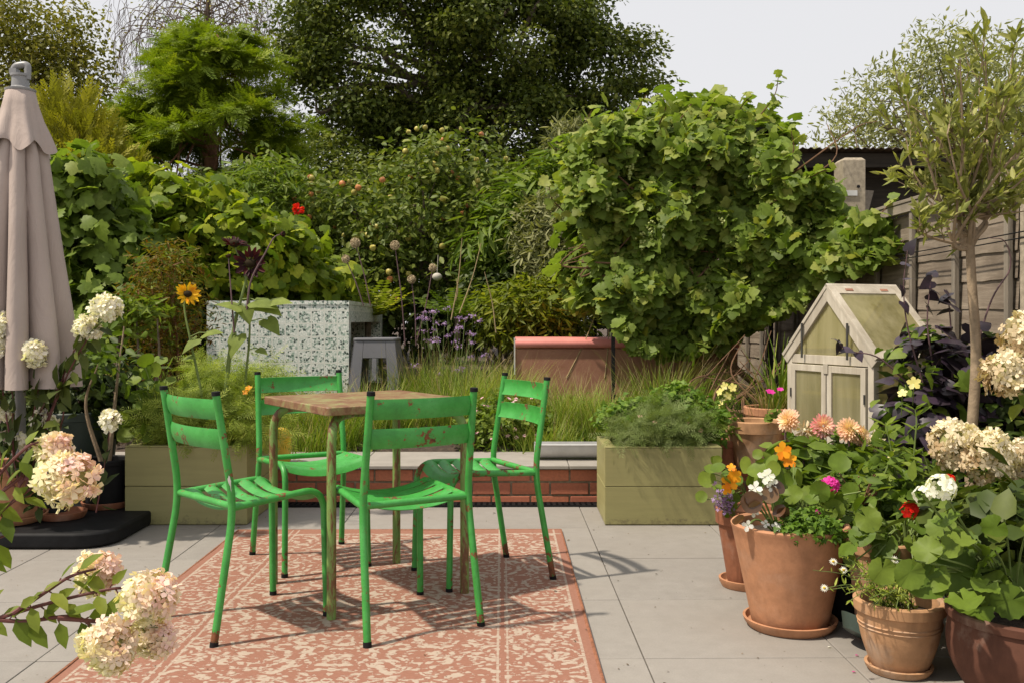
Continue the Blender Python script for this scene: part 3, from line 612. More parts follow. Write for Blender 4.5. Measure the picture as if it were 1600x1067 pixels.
def saucer(label, loc, ro, mt, h=.032, group='terracotta saucers under the pots'):
    q = MB(); q.lathe([(.001, 0), (ro*.88, 0), (ro*.97, h*.55), (ro, h), (ro-.009, h+.001), (ro-.018, h*.45), (ro*.8, .011), (.001, .011)], 56); o = q.build('pot_saucer', mt, None, ang=35); o.location = loc
    return tag(o, label, 'saucer', group)
saucer('wide terracotta saucer under the big smooth pot', (.955, 3.30, .001), .158, M['terra'])
pot('big smooth terracotta pot in the front row, planted with begonia and geranium', (.955, 3.30, .013), .197, .128, .345, M['terra'], rim=.02, lip=.003)
saucer('small terracotta saucer just behind the big smooth pot', (.925, 3.80, .001), .105, M['terra'])
pot('slim brown terracotta pot tucked behind the big smooth pot', (.93, 3.80, .013), .122, .075, .30, M['terra3'], rim=.065)
saucer('buff saucer under the ridged front pot', (1.16, 2.88, .001), .098, M['terra2'], .022)
p3 = pot('small ridged terracotta pot at the front with trailing daisies', (1.165, 2.885, .012), .132, .082, .205, M['terra2'], rim=.038, belly=.008)
q = MB(); 
for zz in (.125, .137): q.lathe([(.117+(zz-.125)*.2, zz-.003), (.1205+(zz-.125)*.2, zz), (.117+(zz-.125)*.2, zz+.003)], 40)
q.build('ridge', M['terra2'], p3)
pot('half hidden terracotta pot behind the ridged pot', (1.225, 3.17, .001), .12, .08, .33, M['terra2'], rim=.045)
pot('dark brown glazed pot in the right corner with chalky bloom', (1.435, 2.66, .001), .215, .15, .25, M['glaze'], rim=.03, belly=.03)
pot('black plastic pot in shade between the terracotta pots', (1.19, 3.42, .001), .12, .09, .22, M['black'], rim=.03)
q = MB(); q.lathe([(.001, 0), (.07, 0), (.095, .045), (.088, .045), (.06, .012), (.001, .012)], 30); o = q.build('green_dish', M['binplastic']); o.location = (1.13, 3.08, .03); o.rotation_euler = (0, math.radians(32), .4); tag(o, 'dark green plastic dish leaning in the shade beside the big pot', 'dish')
pot('old terracotta pot with banded rim standing on the wall', (1.378, 5.47, .218), .158, .105, .265, M['terra2'], rim=.07)
pot('wide terracotta pot behind the old banded pot on the wall', (1.60, 5.82, .218), .19, .13, .31, M['terra'], rim=.05)
pot('small dark terracotta pot between the right planter and the banded pot', (1.200, 5.50, .218), .085, .074, .15, M['terra3'], rim=.04)
saucer('terracotta saucer under the hydrangea pot at the left edge', (-2.46, 4.66, .078), .19, M['terra'])
pot('terracotta pot at the left edge holding the hydrangea shrub', (-2.46, 4.66, .09), .185, .145, .27, M['terra'], rim=.05)
saucer('terracotta saucer under the black pot beside the left planter', (-2.12, 5.02, .078), .125, M['terra3'])
pot('black pot beside the left planter in deep shade', (-2.12, 5.02, .09), .13, .10, .24, M['black'], rim=.03)
saucer('terracotta saucer between the two left pots', (-2.22, 4.74, .078), .115, M['terra3'])
pot('dark green tub behind the hydrangea pot', (-2.42, 5.35, .05), .22, .17, .50, M['binplastic'], rim=.05, group=None)
pot('tall terracotta pot behind the left planter with brown ferns', (-2.02, 5.62, .19), .16, .11, .27, M['terra3'], rim=.05)

# yellow pot, zinc trough, stool
q = MB(); t = thing('yellow_pot', 'yellow enamel pot on the coping behind the left planter', 'pot', at(434, 703, 5.62)); t.location.z = .218
q.lathe([(.001, 0), (.066, 0), (.076, .012), (.079, .10), (.074, .168), (.055, .196), (.048, .20), (.042, .19), (.001, .188)], 32); q.build('body', M['yellow'], t)
q = MB(); q.lathe([(.079, .148), (.0815, .154), (.079, .16)], 32); q.build('band', M['yellow'], t)
zt = thing('zinc_trough', 'half round galvanised trough lying on the coping by the right planter', 'trough', (.30, 5.78, .218)); q = MB()
vs = []; 
for x in (-.165, .30):
    for rr in (.085, .082):
        for k in range(13): a = math.pi+math.pi*k/12; vs.append((x, rr*math.cos(a), .092+rr*math.sin(a)))
fs = [(k, k+1, 26+k+1, 26+k) for k in range(12)]+[(13+k+1, 13+k, 39+k, 39+k+1) for k in range(12)]+[(0, 26, 39, 13), (12, 25, 51, 38)]
q.add(vs, fs); q.build('half_pipe', M['zinc'], zt)
q = MB(); q.tube([(-.165, -.085, .092), (.30, -.085, .092)], .005, 8); q.build('rolled_rim', M['zinc'], zt)
q = MB()
for x in (-.165, .30): q.add([(x, 0, .09)]+[(x, .083*math.cos(math.pi+math.pi*k/12), .092+.083*math.sin(math.pi+math.pi*k/12)) for k in range(13)], [(0, k+1, k+2) for k in range(12)])
q.build('end_plate', M['zinc'], zt, smooth=False)
q = MB(); q.box(-.13, .27, -.06, .06, .05, .078); q.build('compost', M['soil'], zt, smooth=False)

st = thing('plastic_stool', 'grey plastic stool with slotted tapering legs beside the tiled counter', 'stool', at(590, 600, 7.75)); st.location.z = soil_z(7.75)+.02; H = at(590, 532, 7.75).z-st.location.z
def st_shell():
    q = MB(); tp, bt, th = .165, .225, .012
    for k in range(4):
        a = Matrix.Rotation(k*math.pi/2, 4, 'Z')
        pan = lambda x0, x1, z0, z1: [a @ Vector((x*(bt+(tp-bt)*z/H)/tp, -(bt+(tp-bt)*z/H)+d, z)) for d in (0, th) for x, z in ((x0, z0), (x1, z0), (x1, z1), (x0, z1))]
        F = [(0, 1, 2, 3), (7, 6, 5, 4), (0, 4, 5, 1), (2, 6, 7, 3), (1, 5, 6, 2), (0, 3, 7, 4)]
        q.add(pan(-tp, -tp*.52, 0, H), F); q.add(pan(tp*.52, tp, 0, H), F)
        q.add(pan(-tp*.52, tp*.52, H*.74, H), F)
        q.add(pan(-tp*.10, tp*.10, H*.40, H*.74), F)
    return q
st_shell().build('leg_shell', M['greyplastic'], st, bevel=.004, smooth=False)
roundrect(.172, .03, H, H+.022).build('seat', M['greyplastic'], st, bevel=.006)

# tiled counter
c0 = at(323, 470, 7.6).x; c1 = at(545, 470, 7.6).x; zb = .28; zt_ = 1.20
kc = thing('tiled_counter', 'outdoor counter clad in green and white terrazzo tiles', 'counter', (c0, 7.6, 0)); W_ = c1-c0; D_ = 2.6; off = -.085
q = MB(); q.box(0, W_, 0, .10, zb, zt_-.033); q.build('end_panel', M['tile'], kc, smooth=False)
q = MB(); q.add([(-.004, -.006, zt_-.031), (W_+.004, -.006, zt_-.031), (W_+.004+off, D_, zt_-.031), (-.004+off, D_, zt_-.031), (-.004, -.006, zt_), (W_+.004, -.006, zt_), (W_+.004+off, D_, zt_), (-.004+off, D_, zt_)], [(3, 2, 1, 0), (4, 5, 6, 7), (0, 1, 5, 4), (1, 2, 6, 5), (2, 3, 7, 6), (3, 0, 4, 7)]); q.build('worktop', M['tile'], kc, smooth=False)
q = MB(); q.box(-.01+off, W_+off, D_-.12, D_-.01, zb, zt_-.033); q.build('far_panel', M['tile'], kc, smooth=False)
q = MB(); q.add([(W_-.06, .10, zt_-.17), (W_, .10, zt_-.17), (W_+off, D_-.12, zt_-.17), (W_-.06+off, D_-.12, zt_-.17), (W_-.06, .10, zt_-.033), (W_, .10, zt_-.033), (W_+off, D_-.12, zt_-.033), (W_-.06+off, D_-.12, zt_-.033)], [(3, 2, 1, 0), (4, 5, 6, 7), (0, 1, 5, 4), (1, 2, 6, 5), (2, 3, 7, 6), (3, 0, 4, 7)]); q.build('apron', M['tile'], kc, smooth=False)
q = MB(); q.box(.55, .60, .10, D_-.13, zb, zt_-.033); q.build('inner_panel', M['tile'], kc, smooth=False)

# rusty raised bed with pink lid
t = thing('steel_trough', 'long rust brown steel planter with salmon pink rolled lid under the grape vine', 'trough', at(806, 600, 8.0)); t.location.z = 0
q = MB(); q.box(0, 1.85, 0, .7, .25, .812); q.build('side_sheet', M['corten'], t, bevel=.01, smooth=False)
q = MB(); path = [( .0, 0), (-.022, .012), (-.028, .04), (-.018, .066), (.02, .078), (.12, .084), (.5, .084), (.7, .05), (.7, 0)]; n = len(path)
q.add([(x, y, .816+z) for x in (-.004, 1.86) for y, z in path], [(i, (i+1) % n, n+(i+1) % n, n+i) for i in range(n)]+[tuple(range(n))[::-1], tuple(range(n, 2*n))]); q.build('rolled_lid', M['pink'], t, ang=60)
q = MB(); q.box(-.016, -.005, -.02, .03, .60, .90); q.build('edge_strip', M['zinc'], t, smooth=False)

# ---------------- fence on the right
XF = 2.58
def fence_panel(label, y0, y1, seed, z0=.06, z1=1.80):
    t = thing('wooden_fence', label, 'fence', (XF, y0, 0), group='weathered fence panels along the right side'); r = rng(seed); L = y1-y0; n = 11; hh = (z1-z0-.07)/n
    q = MB()
    for k in range(n):
        m = 26; zl = z0+k*hh; ph = r.uniform(0, 6, 3); yy = np.linspace(.02, L-.02, m)
        lo = [zl-.024+.005*math.sin(yy_*2.1+ph[0])+.003*math.sin(yy_*6+ph[1])+r.normal(0, .0015) for yy_ in yy]; hi = zl+hh
        wy = [.003*math.sin(yy_*3+ph[2]) for yy_ in yy]
        vs = [(-.008+wy[i], yy[i], lo[i]+.010) for i in range(m)]+[(.002+wy[i], yy[i], hi) for i in range(m)]+[(.003+wy[i], yy[i], lo[i]+.010) for i in range(m)]+[(.018+wy[i], yy[i], hi) for i in range(m)]
        fs = [(i+1, i, m+i, m+i+1) for i in range(m-1)]+[(2*m+i, 2*m+i+1, 3*m+i+1, 3*m+i) for i in range(m-1)]+[(i, i+1, 2*m+i+1, 2*m+i) for i in range(m-1)]
        q.add(vs, fs)
    q.build('overlap_boards', M['fence'], t, ang=25)
    for yb in np.arange(.04, L, .59):
        q = MB(); q.box(-.050, -.022, yb, yb+.042, z0, z1-.062); q.build('batten', M['batten'], t, bevel=.003, smooth=False)
    q = MB(); q.box(-.058, -.012, 0, L, z1-.062, z1-.002); q.box(-.064, .03, 0, L, z1, z1+.022); q.build('top_rail', M['rail'], t, bevel=.003, smooth=False)
    return t
fence_panel('grey weathered fence panel nearest the viewer behind the olive crown', 2.30, 4.70, 11)
fence_panel('grey weathered fence panel between the olive trunk and the tall concrete post', 4.86, 7.22, 12)
fence_panel('grey weathered fence panel beyond the concrete post under the vine', 7.40, 9.6, 13)
fence_panel('farthest grey weathered fence panel, buried in vine', 9.74, 12.5, 14)
def cpost(label, y, h, half=.058):
    q = MB(); a = half; q.add([(-a, -a*1.2, 0), (a, -a*1.2, 0), (a, a*1.2, 0), (-a, a*1.2, 0), (-a, -a*1.2, h-.02), (a, -a*1.2, h-.02), (a, a*1.2, h-.02), (-a, a*1.2, h-.02), (-a*.75, -a, h), (a*.75, -a, h), (a*.75, a, h), (-a*.75, a, h)],
        [(0, 1, 5, 4), (1, 2, 6, 5), (2, 3, 7, 6), (3, 0, 4, 7), (4, 5, 9, 8), (5, 6, 10, 9), (6, 7, 11, 10), (7, 4, 8, 11), (8, 9, 10, 11)])
    t = thing('fence_post', label, 'post', (XF-.01, y, 0)); q.build('shaft', M['concrete'], t, bevel=.004, smooth=False); return t
cp = cpost('tall concrete fence post with metal strap beside the vine', 7.31, 2.27, .085)
q = MB(); q.box(-.12, .02, -.112, -.106, 1.98, 2.02); q.build('metal_strap', M['zinc'], cp, smooth=False)
q = MB(); q.tube([(.03, -.108, 2.05), (.03, -.101, 2.05)], .012, 10); q.build('bolt_hole', M['black'], cp)
cpost('concrete fence post at the right edge of the picture', 4.69, 1.85, .055)
for k, z in enumerate((1.49, 1.46)):
    q = MB(); q.tube(curve([(XF-.075, 6.9, z-.01), (XF-.075, 5.9, z-.02), (XF-.08, 4.95, z-.01), (XF-.075, 3.2, z)], 6), .0035, 5); tag(q.build('training_wire', M['black']), ('upper' if k == 0 else 'lower')+' black wire stretched along the weathered fence', 'wire', 'wires along the fence')

# shed with corrugated roof behind the fence
sh = thing('garden_shed', 'dark shed with a rusty corrugated roof behind the fence', 'shed', (3.0, 9.7, .24))
q = MB(); q.box(.16, 3.2, .25, 2.9, 0, 2.42); q.build('wall', M['darkwood'], sh, smooth=False)
q = MB(); nx = 140; ys_ = [-.25, 1.2, 3.1]; xs_ = np.linspace(-.25, 3.6, nx)
vs = [(x, y, 2.50+.012*math.sin(x*82)-.02*(y+.25)+.03*x*.0+dz) for dz in (0, -.004) for y in ys_ for x in xs_]
fs = [(j*nx+i, j*nx+i+1, (j+1)*nx+i+1, (j+1)*nx+i) for j in range(2) for i in range(nx-1)]; b = 3*nx; fs += [(b+(j+1)*nx+i, b+(j+1)*nx+i+1, b+j*nx+i+1, b+j*nx+i) for j in range(2) for i in range(nx-1)]
fs += [(i+1, i, b+i, b+i+1) for i in range(nx-1)]
q.add(vs, fs); q.build('corrugated_roof', M['tin'], sh, ang=80)
q = MB(); q.box(-.15, 3.4, -.12, -.08, 2.33, 2.47); q.build('fascia', M['darkwood'], sh, smooth=False)
q = MB(); q.add([(.15, -.1, 1.82), (.55, -.1, 1.84), (.62, -.1, 2.10), (.36, -.1, 2.12), (.15, -.07, 1.82), (.55, -.07, 1.84), (.62, -.07, 2.10), (.36, -.07, 2.12)], [(0, 1, 2, 3), (7, 6, 5, 4), (0, 3, 7, 4), (3, 2, 6, 7), (1, 5, 6, 2), (0, 4, 5, 1)]); q.build('propped_board', M['rail'], sh, smooth=False)

# ---------------- mini greenhouse (gable turned to the left)
gh = thing('mini_greenhouse', 'small wooden gabled greenhouse with ribbed plastic panes', 'greenhouse', (1.827, 4.85, 0), math.atan2(.926, -.376)-math.pi/2)
GL, GD, EZ, RZZ = .68, .46, .862, 1.222      # gable length along local -x..., depth = ridge length
# local frame: x along the ridge (away from the gable), y along the gable from near corner to far corner
gh.rotation_euler.z = math.atan2(.376, .926)
def gb(q, x0, x1, y0, y1, z0, z1): q.box(x0, x1, y0, y1, z0, z1)
for x in (0, GD-.035):
    for y in (0, GL-.042):
        q = MB(); gb(q, x, x+.035, y, y+.042, .0, EZ-.001); q.build('corner_post', M['gwood'], gh, bevel=.003, smooth=False)
for za, zb_ in ((EZ-.05, EZ-.002), (.12, .17)): q = MB(); gb(q, .001, .034, .043, GL-.043, za, zb_); q.build('cross_rail', M['gwood'], gh, bevel=.002, smooth=False)
for s in (0, 1):                                                        # two doors on the gable side
    y0, y1 = (.046, GL/2-.004) if s == 0 else (GL/2+.004, GL-.046); z0, z1 = .18, EZ-.056
    d = MB(); w_ = .036
    gb(d, -.012, .010, y0, y0+w_, z0, z1); gb(d, -.012, .010, y1-w_, y1, z0, z1); gb(d, -.0115, .0095, y0+w_, y1-w_, z1-w_, z1-.0005); gb(d, -.0115, .0095, y0+w_, y1-w_, z0+.0005, z0+w_); gb(d, -.0115, .0095, y0+w_, y1-w_, .40, .432)
    do = d.build('door', M['gwood'], gh, bevel=.002, smooth=False)
    p = MB(); gb(p, -.002, .002, y0+w_-.005, y1-w_+.005, z0+w_-.005, z1-w_+.005); p.build('pane', M['poly'], do, smooth=False)
    h_ = MB(); yh = y1-.004 if s == 1 else y0+.004; h_.tube([(-.015, yh, .62), (-.015, yh, .67)], .005, 8); h_.build('hinge', M['iron'], do)
q = MB(); q.box(-.018, -.012, GL/2-.018, GL/2+.018, EZ-.10, EZ-.045); q.build('latch', M['gwood'], gh, bevel=.002, smooth=False)
def slab(q, a, b, wd, x0, x1):                                          # board along a gable slope from a=(y,z) to b, hanging wd below
    dy, dz = b[0]-a[0], b[1]-a[1]; l = math.hypot(dy, dz); ny, nz = (dz/l, -dy/l); ny, nz = (ny, nz) if nz < 0 else (-ny, -nz)
    P = [(a[0], a[1]), (b[0], b[1]), (b[0]+ny*wd, b[1]+nz*wd), (a[0]+ny*wd, a[1]+nz*wd)]
    q.add([(x, y, z) for x in (x0, x1) for y, z in P], [(0, 1, 2, 3), (7, 6, 5, 4), (0, 4, 5, 1), (1, 5, 6, 2), (2, 6, 7, 3), (3, 7, 4, 0)])
cy = GL/2
for x0, x1 in ((-.008, .030), (GD-.03, GD+.008)):
    q = MB(); slab(q, (-.03, EZ-.02), (cy, RZZ), .05, x0, x1); slab(q, (GL+.03, EZ-.02), (cy, RZZ), .05, x0+.002, x1-.002); q.build('gable_rafter', M['gwood'], gh, bevel=.002, smooth=False)
for x in (.010, GD-.014):
    q = MB(); q.add([(x, .03, EZ), (x, GL-.03, EZ), (x, cy, RZZ-.04), (x+.004, .03, EZ), (x+.004, GL-.03, EZ), (x+.004, cy, RZZ-.04)], [(0, 2, 1), (3, 4, 5), (0, 1, 4, 3), (1, 2, 5, 4), (2, 0, 3, 5)]); q.build('gable_pane', M['poly'], gh, smooth=False)
for s in (0, 1):                                                        # two roof flaps
    a = (-.035, EZ-.024) if s == 0 else (GL+.035, EZ-.024); b = (cy, RZZ+.004)
    q = MB(); f = lambda t_: (a[0]+(b[0]-a[0])*t_, a[1]+(b[1]-a[1])*t_+.02)
    slab(q, f(0), f(.10), .018, .034, GD-.036); slab(q, f(.86), f(1.0), .018, .034, GD-.036); slab(q, f(0), f(1), .019, -.012, .034); slab(q, f(0), f(1), .019, GD-.036, GD+.012)
    rf = q.build('roof_flap', M['gwood'], gh, bevel=.002, smooth=False)
    q = MB(); slab(q, f(.09), f(.87), .004, .03, GD-.032); q.v = [(x, y, z-.006) for x, y, z in q.v]; q.build('pane', M['poly'], rf, smooth=False)
    for xx in (.09, GD-.13):
        q = MB(); slab(q, f(.89), f(.92), .003, xx, xx+.05); q.v = [(x, y, z+.004) for x, y, z in q.v]; q.build('hinge', M['corten'], rf, smooth=False)
for y in (cy-.17, cy+.19):
    q = MB(); q.box(-.022, -.016, y-.006, y+.006, EZ-.02, EZ+.17); q.build('stay_bar', M['iron'], gh, smooth=False)
for y in (.008, GL-.012):
    q = MB(); gb(q, .036, GD-.036, y, y+.004, .15, EZ-.04); q.build('side_pane', M['poly'], gh, smooth=False)
for ya, yb_, za, zb_ in ((-.002, .03, EZ-.045, EZ-.003), (-.002, .03, .11, .15), (GL-.03, GL+.002, EZ-.045, EZ-.003)): q = MB(); gb(q, .036, GD-.036, ya, yb_, za, zb_); q.build('side_rail', M['gwood'], gh, bevel=.002, smooth=False)
q = MB(); gb(q, .036, GD-.036, .045, GL-.045, .40, .415); q.build('shelf', M['gwood'], gh, smooth=False)
q = MB(); gb(q, .036, GD-.036, .045, GL-.045, .64, .655); q.build('shelf', M['gwood'], gh, smooth=False)

# ================================================================== VEGETATION
def limbs(path, r0, targets, r1, seed, n=7, twig=.004, kink=.12, start=(.35, 1)):
    """one trunk with tapering limbs growing out of it"""
    r = rng(seed); q = MB(); P = curve(path, 8); q.tube(P, [r0, r0*.75, r1], 10)
    for tgt in targets:
        tgt = Vector(tgt); i = int(len(P)*r.uniform(*start)); i = min(max(i, 1), len(P)-1); a = P[i]; d = tgt-a; L = d.length
        mid1 = a+d*.35+Vector(r.normal(0, kink*L, 3)); mid2 = a+d*.7+Vector(r.normal(0, kink*L*.7, 3))
        q.tube(curve([a, mid1, mid2, tgt], 5), [max(r1*.8, twig*1.5), r1*.45, twig], n)
    return q
def leaves(T, P, O, ct, size, seed, out=.5, up=.7, jit=.5, droop=.5, sv=.3, tv=.22, t0=.45, L=None):
    r = rng(seed); D, N = orient(O, r, out, up, jit, droop); n = len(P)
    L = L or LV(); return L.add(T, P, D, N, size*r.uniform(1-sv, 1+sv, n), np.clip(t0+ct*.22+r.normal(0, tv, n), 0, 1))
def tgts(blobs, k, seed, u=.75):
    r = rng(seed); out = []
    for i in range(k):
        c, q = blobs[i % len(blobs)]; d = nrm(r.normal(size=3)); out.append(np.array(c)+d*np.array(q)*u*r.uniform(.6, 1))
    return out

# ---- far trees
def tree(name, label, cat, base, blobs, lm, T, nc, per, cr, size, seed, bark='bark', r0=.25, lim=14, group='trees beyond the garden', fork=None, **kw):
    t = thing(name, label, cat, base, group=group); base = Vector(base)
    top = Vector(fork) if fork is not None else Vector(np.mean([np.array(c) for c, q in blobs], axis=0))
    limbs([base, base.lerp(top, .4)+Vector((.1, 0, 0)), base.lerp(top, .75), top], r0, tgts(blobs, lim, seed+1), r0*.35, seed, twig=r0*.05).build('trunk', M[bark], t, world=True)
    ik = {k: kw.pop(k) for k in ('inner', 'flat', 'zmin') if k in kw}
    P, O, ct = clumps(blobs, nc, per, cr, seed+2, **ik)
    leaves(T, P, O, ct, size, seed+3, **kw).build('crown', M[lm], t)
    return t
Yo = 20
ob = [pblob(610, 60, Yo, 175, 150, 2.2), pblob(790, 30, Yo, 150, 150, 2.2), pblob(930, 120, Yo+.5, 95, 78, 1.4), pblob(540, 210, Yo, 95, 120, 1.6), pblob(800, 225, Yo, 150, 100, 1.8), pblob(680, 240, Yo+.6, 130, 110, 1.6), pblob(690, -70, Yo, 200, 110, 2.2), pblob(930, 215, Yo+.5, 85, 60, 1.2), pblob(860, -20, Yo, 70, 60, 1.2), pblob(480, 60, Yo, 40, 70, .8)]
tree('oak_tree', 'tall dark green broad oak filling the middle of the background', 'tree', (at(700, 500, Yo).x, Yo, .3), ob, 'oak', DIA, 620, 200, .33, .105, 20, r0=.34, lim=26, inner=.55, flat=.5, fork=at(700, 120, Yo), up=.75, jit=.65)
tree('oak_tree', 'smaller oak limb mass in shade low behind the apple tree', 'tree', (at(560, 500, 18).x, 18, .3), [pblob(500, 300, 18, 80, 90), pblob(620, 330, 18, 120, 80), pblob(800, 330, 18, 110, 80), pblob(900, 300, 18, 70, 70)], 'oak', DIA, 220, 140, .32, .10, 24, r0=.2, lim=10, inner=.3)
# bright feathery swamp cypress
Yc = 15.0; t = thing('cypress_tree', 'bright green feathery conifer with reddish trunk left of the oak', 'tree', (at(325, 500, Yc).x, Yc, .3), group='trees beyond the garden')
r = rng(30); tips = []
for k in range(64):
    py = r.uniform(45, 330); wd = np.interp(py, [40, 110, 200, 260, 340], [35, 105, 140, 150, 130]); px = 325+r.uniform(-1, 1)*wd; tips.append(at(px, py+abs(px-325)*.12, Yc+r.uniform(-1.2, 1.2)))
limbs([at(325, 505, Yc), at(322, 380, Yc), at(330, 250, Yc), at(326, 120, Yc), at(322, 45, Yc)], .14, tips, .035, 31, start=(.4, .95), kink=.07).build('trunk', M['redbark'], t, world=True)
L = LV(); r = rng(32)
cb = [(np.array(p), np.array([.42, .40, .13])*r.uniform(.7, 1.25)) for p in tips]
P, O, ct = clumps(cb, 820, 13, .11, 33, inner=.15, flat=.55)
leaves(FEATHER, P, O, ct, .27, 34, out=.3, up=.9, jit=.35, droop=-.3, L=L, tv=.18); L.build('crown', M['cypress'], t)
# left olive-brown tree, sparse with visible twigs
Yl = 16.0
tree('garden_tree', 'loose olive brown tree with bare twigs behind the parasol', 'tree', (at(20, 500, Yl).x, Yl, .3), [pblob(-20, 50, Yl, 120, 90), pblob(70, 60, Yl, 90, 75), pblob(40, 170, Yl, 140, 90), pblob(130, 150, Yl, 60, 110), pblob(10, 280, Yl, 150, 90), pblob(110, 260, Yl, 90, 70)], 'sparse', DIA, 820, 30, .20, .085, 40, r0=.22, lim=34, inner=.25, up=.6)
# birch: bare drooping twigs
Yb = 21; t = thing('birch_tree', 'nearly leafless birch with fine drooping twigs behind the conifer', 'tree', (at(320, 500, Yb).x, Yb, .3), group='trees beyond the garden'); q = MB(); r = rng(45)
q.tube(curve([at(325, 500, Yb), at(318, 250, Yb), at(322, 60, Yb), at(330, -60, Yb)], 8), [.15, .09, .03], 8)
for k in range(95):
    a = at(325+r.uniform(-12, 12), r.uniform(-90, 120), Yb); px = r.uniform(180, 450); e = at(px, r.uniform(-40, 90), Yb+r.uniform(-1, 1)); e2 = e+Vector((r.uniform(-.2, .2), 0, -r.uniform(.6, 1.7)))
    q.tube(curve([a, a.lerp(e, .6)+Vector((0, 0, .25)), e, e2], 4), [.014, .009, .004], 4, cap=False)
    for j in range(5): b = e.lerp(e2, r.random()); q.tube([b, b+Vector((r.uniform(-.25, .25), 0, -.25)), b+Vector((r.uniform(-.35, .35), 0, -r.uniform(.5, .9)))], [.005, .003], 3, cap=False)
q.build('trunk', M['twig'], t, world=True)
P, O, ct = clumps([pblob(320, 30, Yb, 130, 70, 1)], 130, 6, .3, 46, inner=.3); leaves(DIA, P, O, ct, .08, 47).build('crown', M['sparse'], t)
# golden thuja
Yt = 12.0; t = thing('golden_conifer', 'golden yellow conifer with upright sprays beside the parasol top', 'tree', (at(125, 500, Yt).x, Yt, .3), group='trees beyond the garden')
q = MB(); q.tube([at(125, 500, Yt), at(125, 190, Yt)], [.1, .02], 8); q.build('trunk', M['redbark'], t, world=True)
P, O, ct = clumps([pblob(112, 215, Yt, 42, 60), pblob(125, 290, Yt, 75, 60), pblob(60, 330, Yt, 90, 70), pblob(165, 330, Yt, 60, 70)], 240, 9, .10, 50, inner=.55, flat=1.6); L = LV(); r = rng(51)
O2 = nrm(O*.8+np.array([0, 0, .7])+r.normal(size=O.shape)*.25); L.add(SCALE, P, O2, nrm(r.normal(size=O.shape)+[0, -.6, .3]), r.uniform(.2, .36, len(P)), np.clip(.45+ct*.3+r.normal(0, .2, len(P)), 0, 1)); L.build('crown', M['thuja'], t)

# ---- hedge closing the end of the garden
t = thing('garden_hedge', 'long dark mixed hedge closing the end of the garden', 'hedge', (0, 14, .3))
hb = [pblob(px, 420+18*math.sin(px*.03), 14+.5*math.sin(px), 110, 130, .9) for px in range(-150, 1300, 75)]
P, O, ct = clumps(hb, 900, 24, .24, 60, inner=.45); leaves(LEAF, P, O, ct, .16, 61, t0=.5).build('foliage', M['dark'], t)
q = MB(); r = rng(62)
for k in range(34): x = -8.5+k*.38; q.tube([(x, 14+r.uniform(-.3, .3), .3), (x+r.uniform(-.2, .2), 14, 1.6)], [.03, .01], 5)
q.build('stems', M['bark'], t, world=True)

# ---- apple tree with fruit
Ya = 11.0; ab = [pblob(640, 330, Ya, 110, 85, .9), pblob(720, 260, Ya, 70, 60, .6), pblob(760, 330, Ya, 75, 90, .7), pblob(560, 340, Ya, 80, 65, .7), pblob(690, 420, Ya, 130, 75, .9), pblob(590, 420, Ya-.2, 90, 65, .7), pblob(500, 320, Ya, 45, 45, .4), pblob(800, 400, Ya, 55, 70, .5), pblob(660, 240, Ya, 35, 45, .35)]
t = tree('apple_tree', 'apple tree laden with yellow and blushed apples in the middle of the garden', 'tree', (at(670, 500, Ya).x, Ya, .38), ab, 'apple', LEAF, 720, 17, .15, .088, 70, r0=.09, lim=26, group=None, inner=.5, sv=.3, up=.65, jit=.6)
r = rng(75)
bm_apple = MB(); bm_apple.lathe([(.001, .018), (.012, .026), (.026, .022), (.034, .004), (.030, -.018), (.018, -.030), (.006, -.029), (.001, -.026)], 14)
proto = [None, None]
for k in range(92):
    c, q = ab[r.integers(len(ab))]; d = nrm(r.normal(size=3)); d[1] = -abs(d[1])*.9; d = nrm(d); p = Vector(np.array(c)+d*np.array(q)*r.uniform(.88, 1.06)); j = int(r.random() < .35)
    if proto[j] is None: o = bm_apple.build('apple', M['blush' if j else 'fruit'], t); proto[j] = o; o['label'] = 'blushed orange apple' if j else 'yellow green apple'
    else: o = proto[j].copy(); COL.objects.link(o)
    o.location = p-t.location; o.scale = (r.uniform(.8, 1.1),)*3; o.rotation_euler = tuple(r.uniform(-.5, .5, 3))

# ---- middle shrubs
def shrub(name, label, cat, base, blobs, lm, T, nc, per, cr, size, seed, bark='bark', stems=9, group=None, r0=.018, **kw):
    t = thing(name, label, cat, base, group=group); r = rng(seed); q = MB(); b = Vector(base)
    for k, tg in enumerate(tgts(blobs, stems, seed+5, .6)):
        s = b+Vector((r.uniform(-.08, .08), r.uniform(-.08, .08), 0)); tg = Vector(tg); q.tube(curve([s, s.lerp(tg, .5)+Vector((r.uniform(-.08, .08), 0, .05)), tg], 6), [r0, r0*.6, r0*.25], 6)
    q.build('stems', M[bark], t, world=True)
    ik = {k: kw.pop(k) for k in ('inner', 'flat', 'zmin') if k in kw}
    P, O, ct = clumps(blobs, nc, per, cr, seed+1, **ik); leaves(T, P, O, ct, size, seed+2, **kw).build('foliage', M[lm], t); return t
SG = 'shrubs in the middle of the garden'
def gp(px, Y): v = at(px, 500, Y); v.z = soil_z(Y); return v
shrub('willow_shrub', 'grey green fine leaved willow shrub left of the grape vine', 'shrub', gp(865, 9.5), [pblob(865, 420, 9.5, 45, 70, .4), pblob(850, 360, 9.5, 40, 50, .35), pblob(880, 470, 9.4, 40, 40, .35)], 'grey', SLIM, 260, 26, .10, .10, 80, group=SG, droop=-.3, up=.3)
shrub('peach_shrub', 'fresh green long leaved shrub between the apple tree and the grape vine', 'shrub', gp(835, 10.2), [pblob(835, 330, 10.2, 50, 50, .5), pblob(800, 380, 10.2, 60, 60, .5), pblob(870, 290, 10.2, 35, 45, .4), pblob(850, 400, 10.3, 60, 60, .5)], 'mid', SLIM, 210, 20, .15, .19, 84, group=SG, droop=.9, t0=.55)
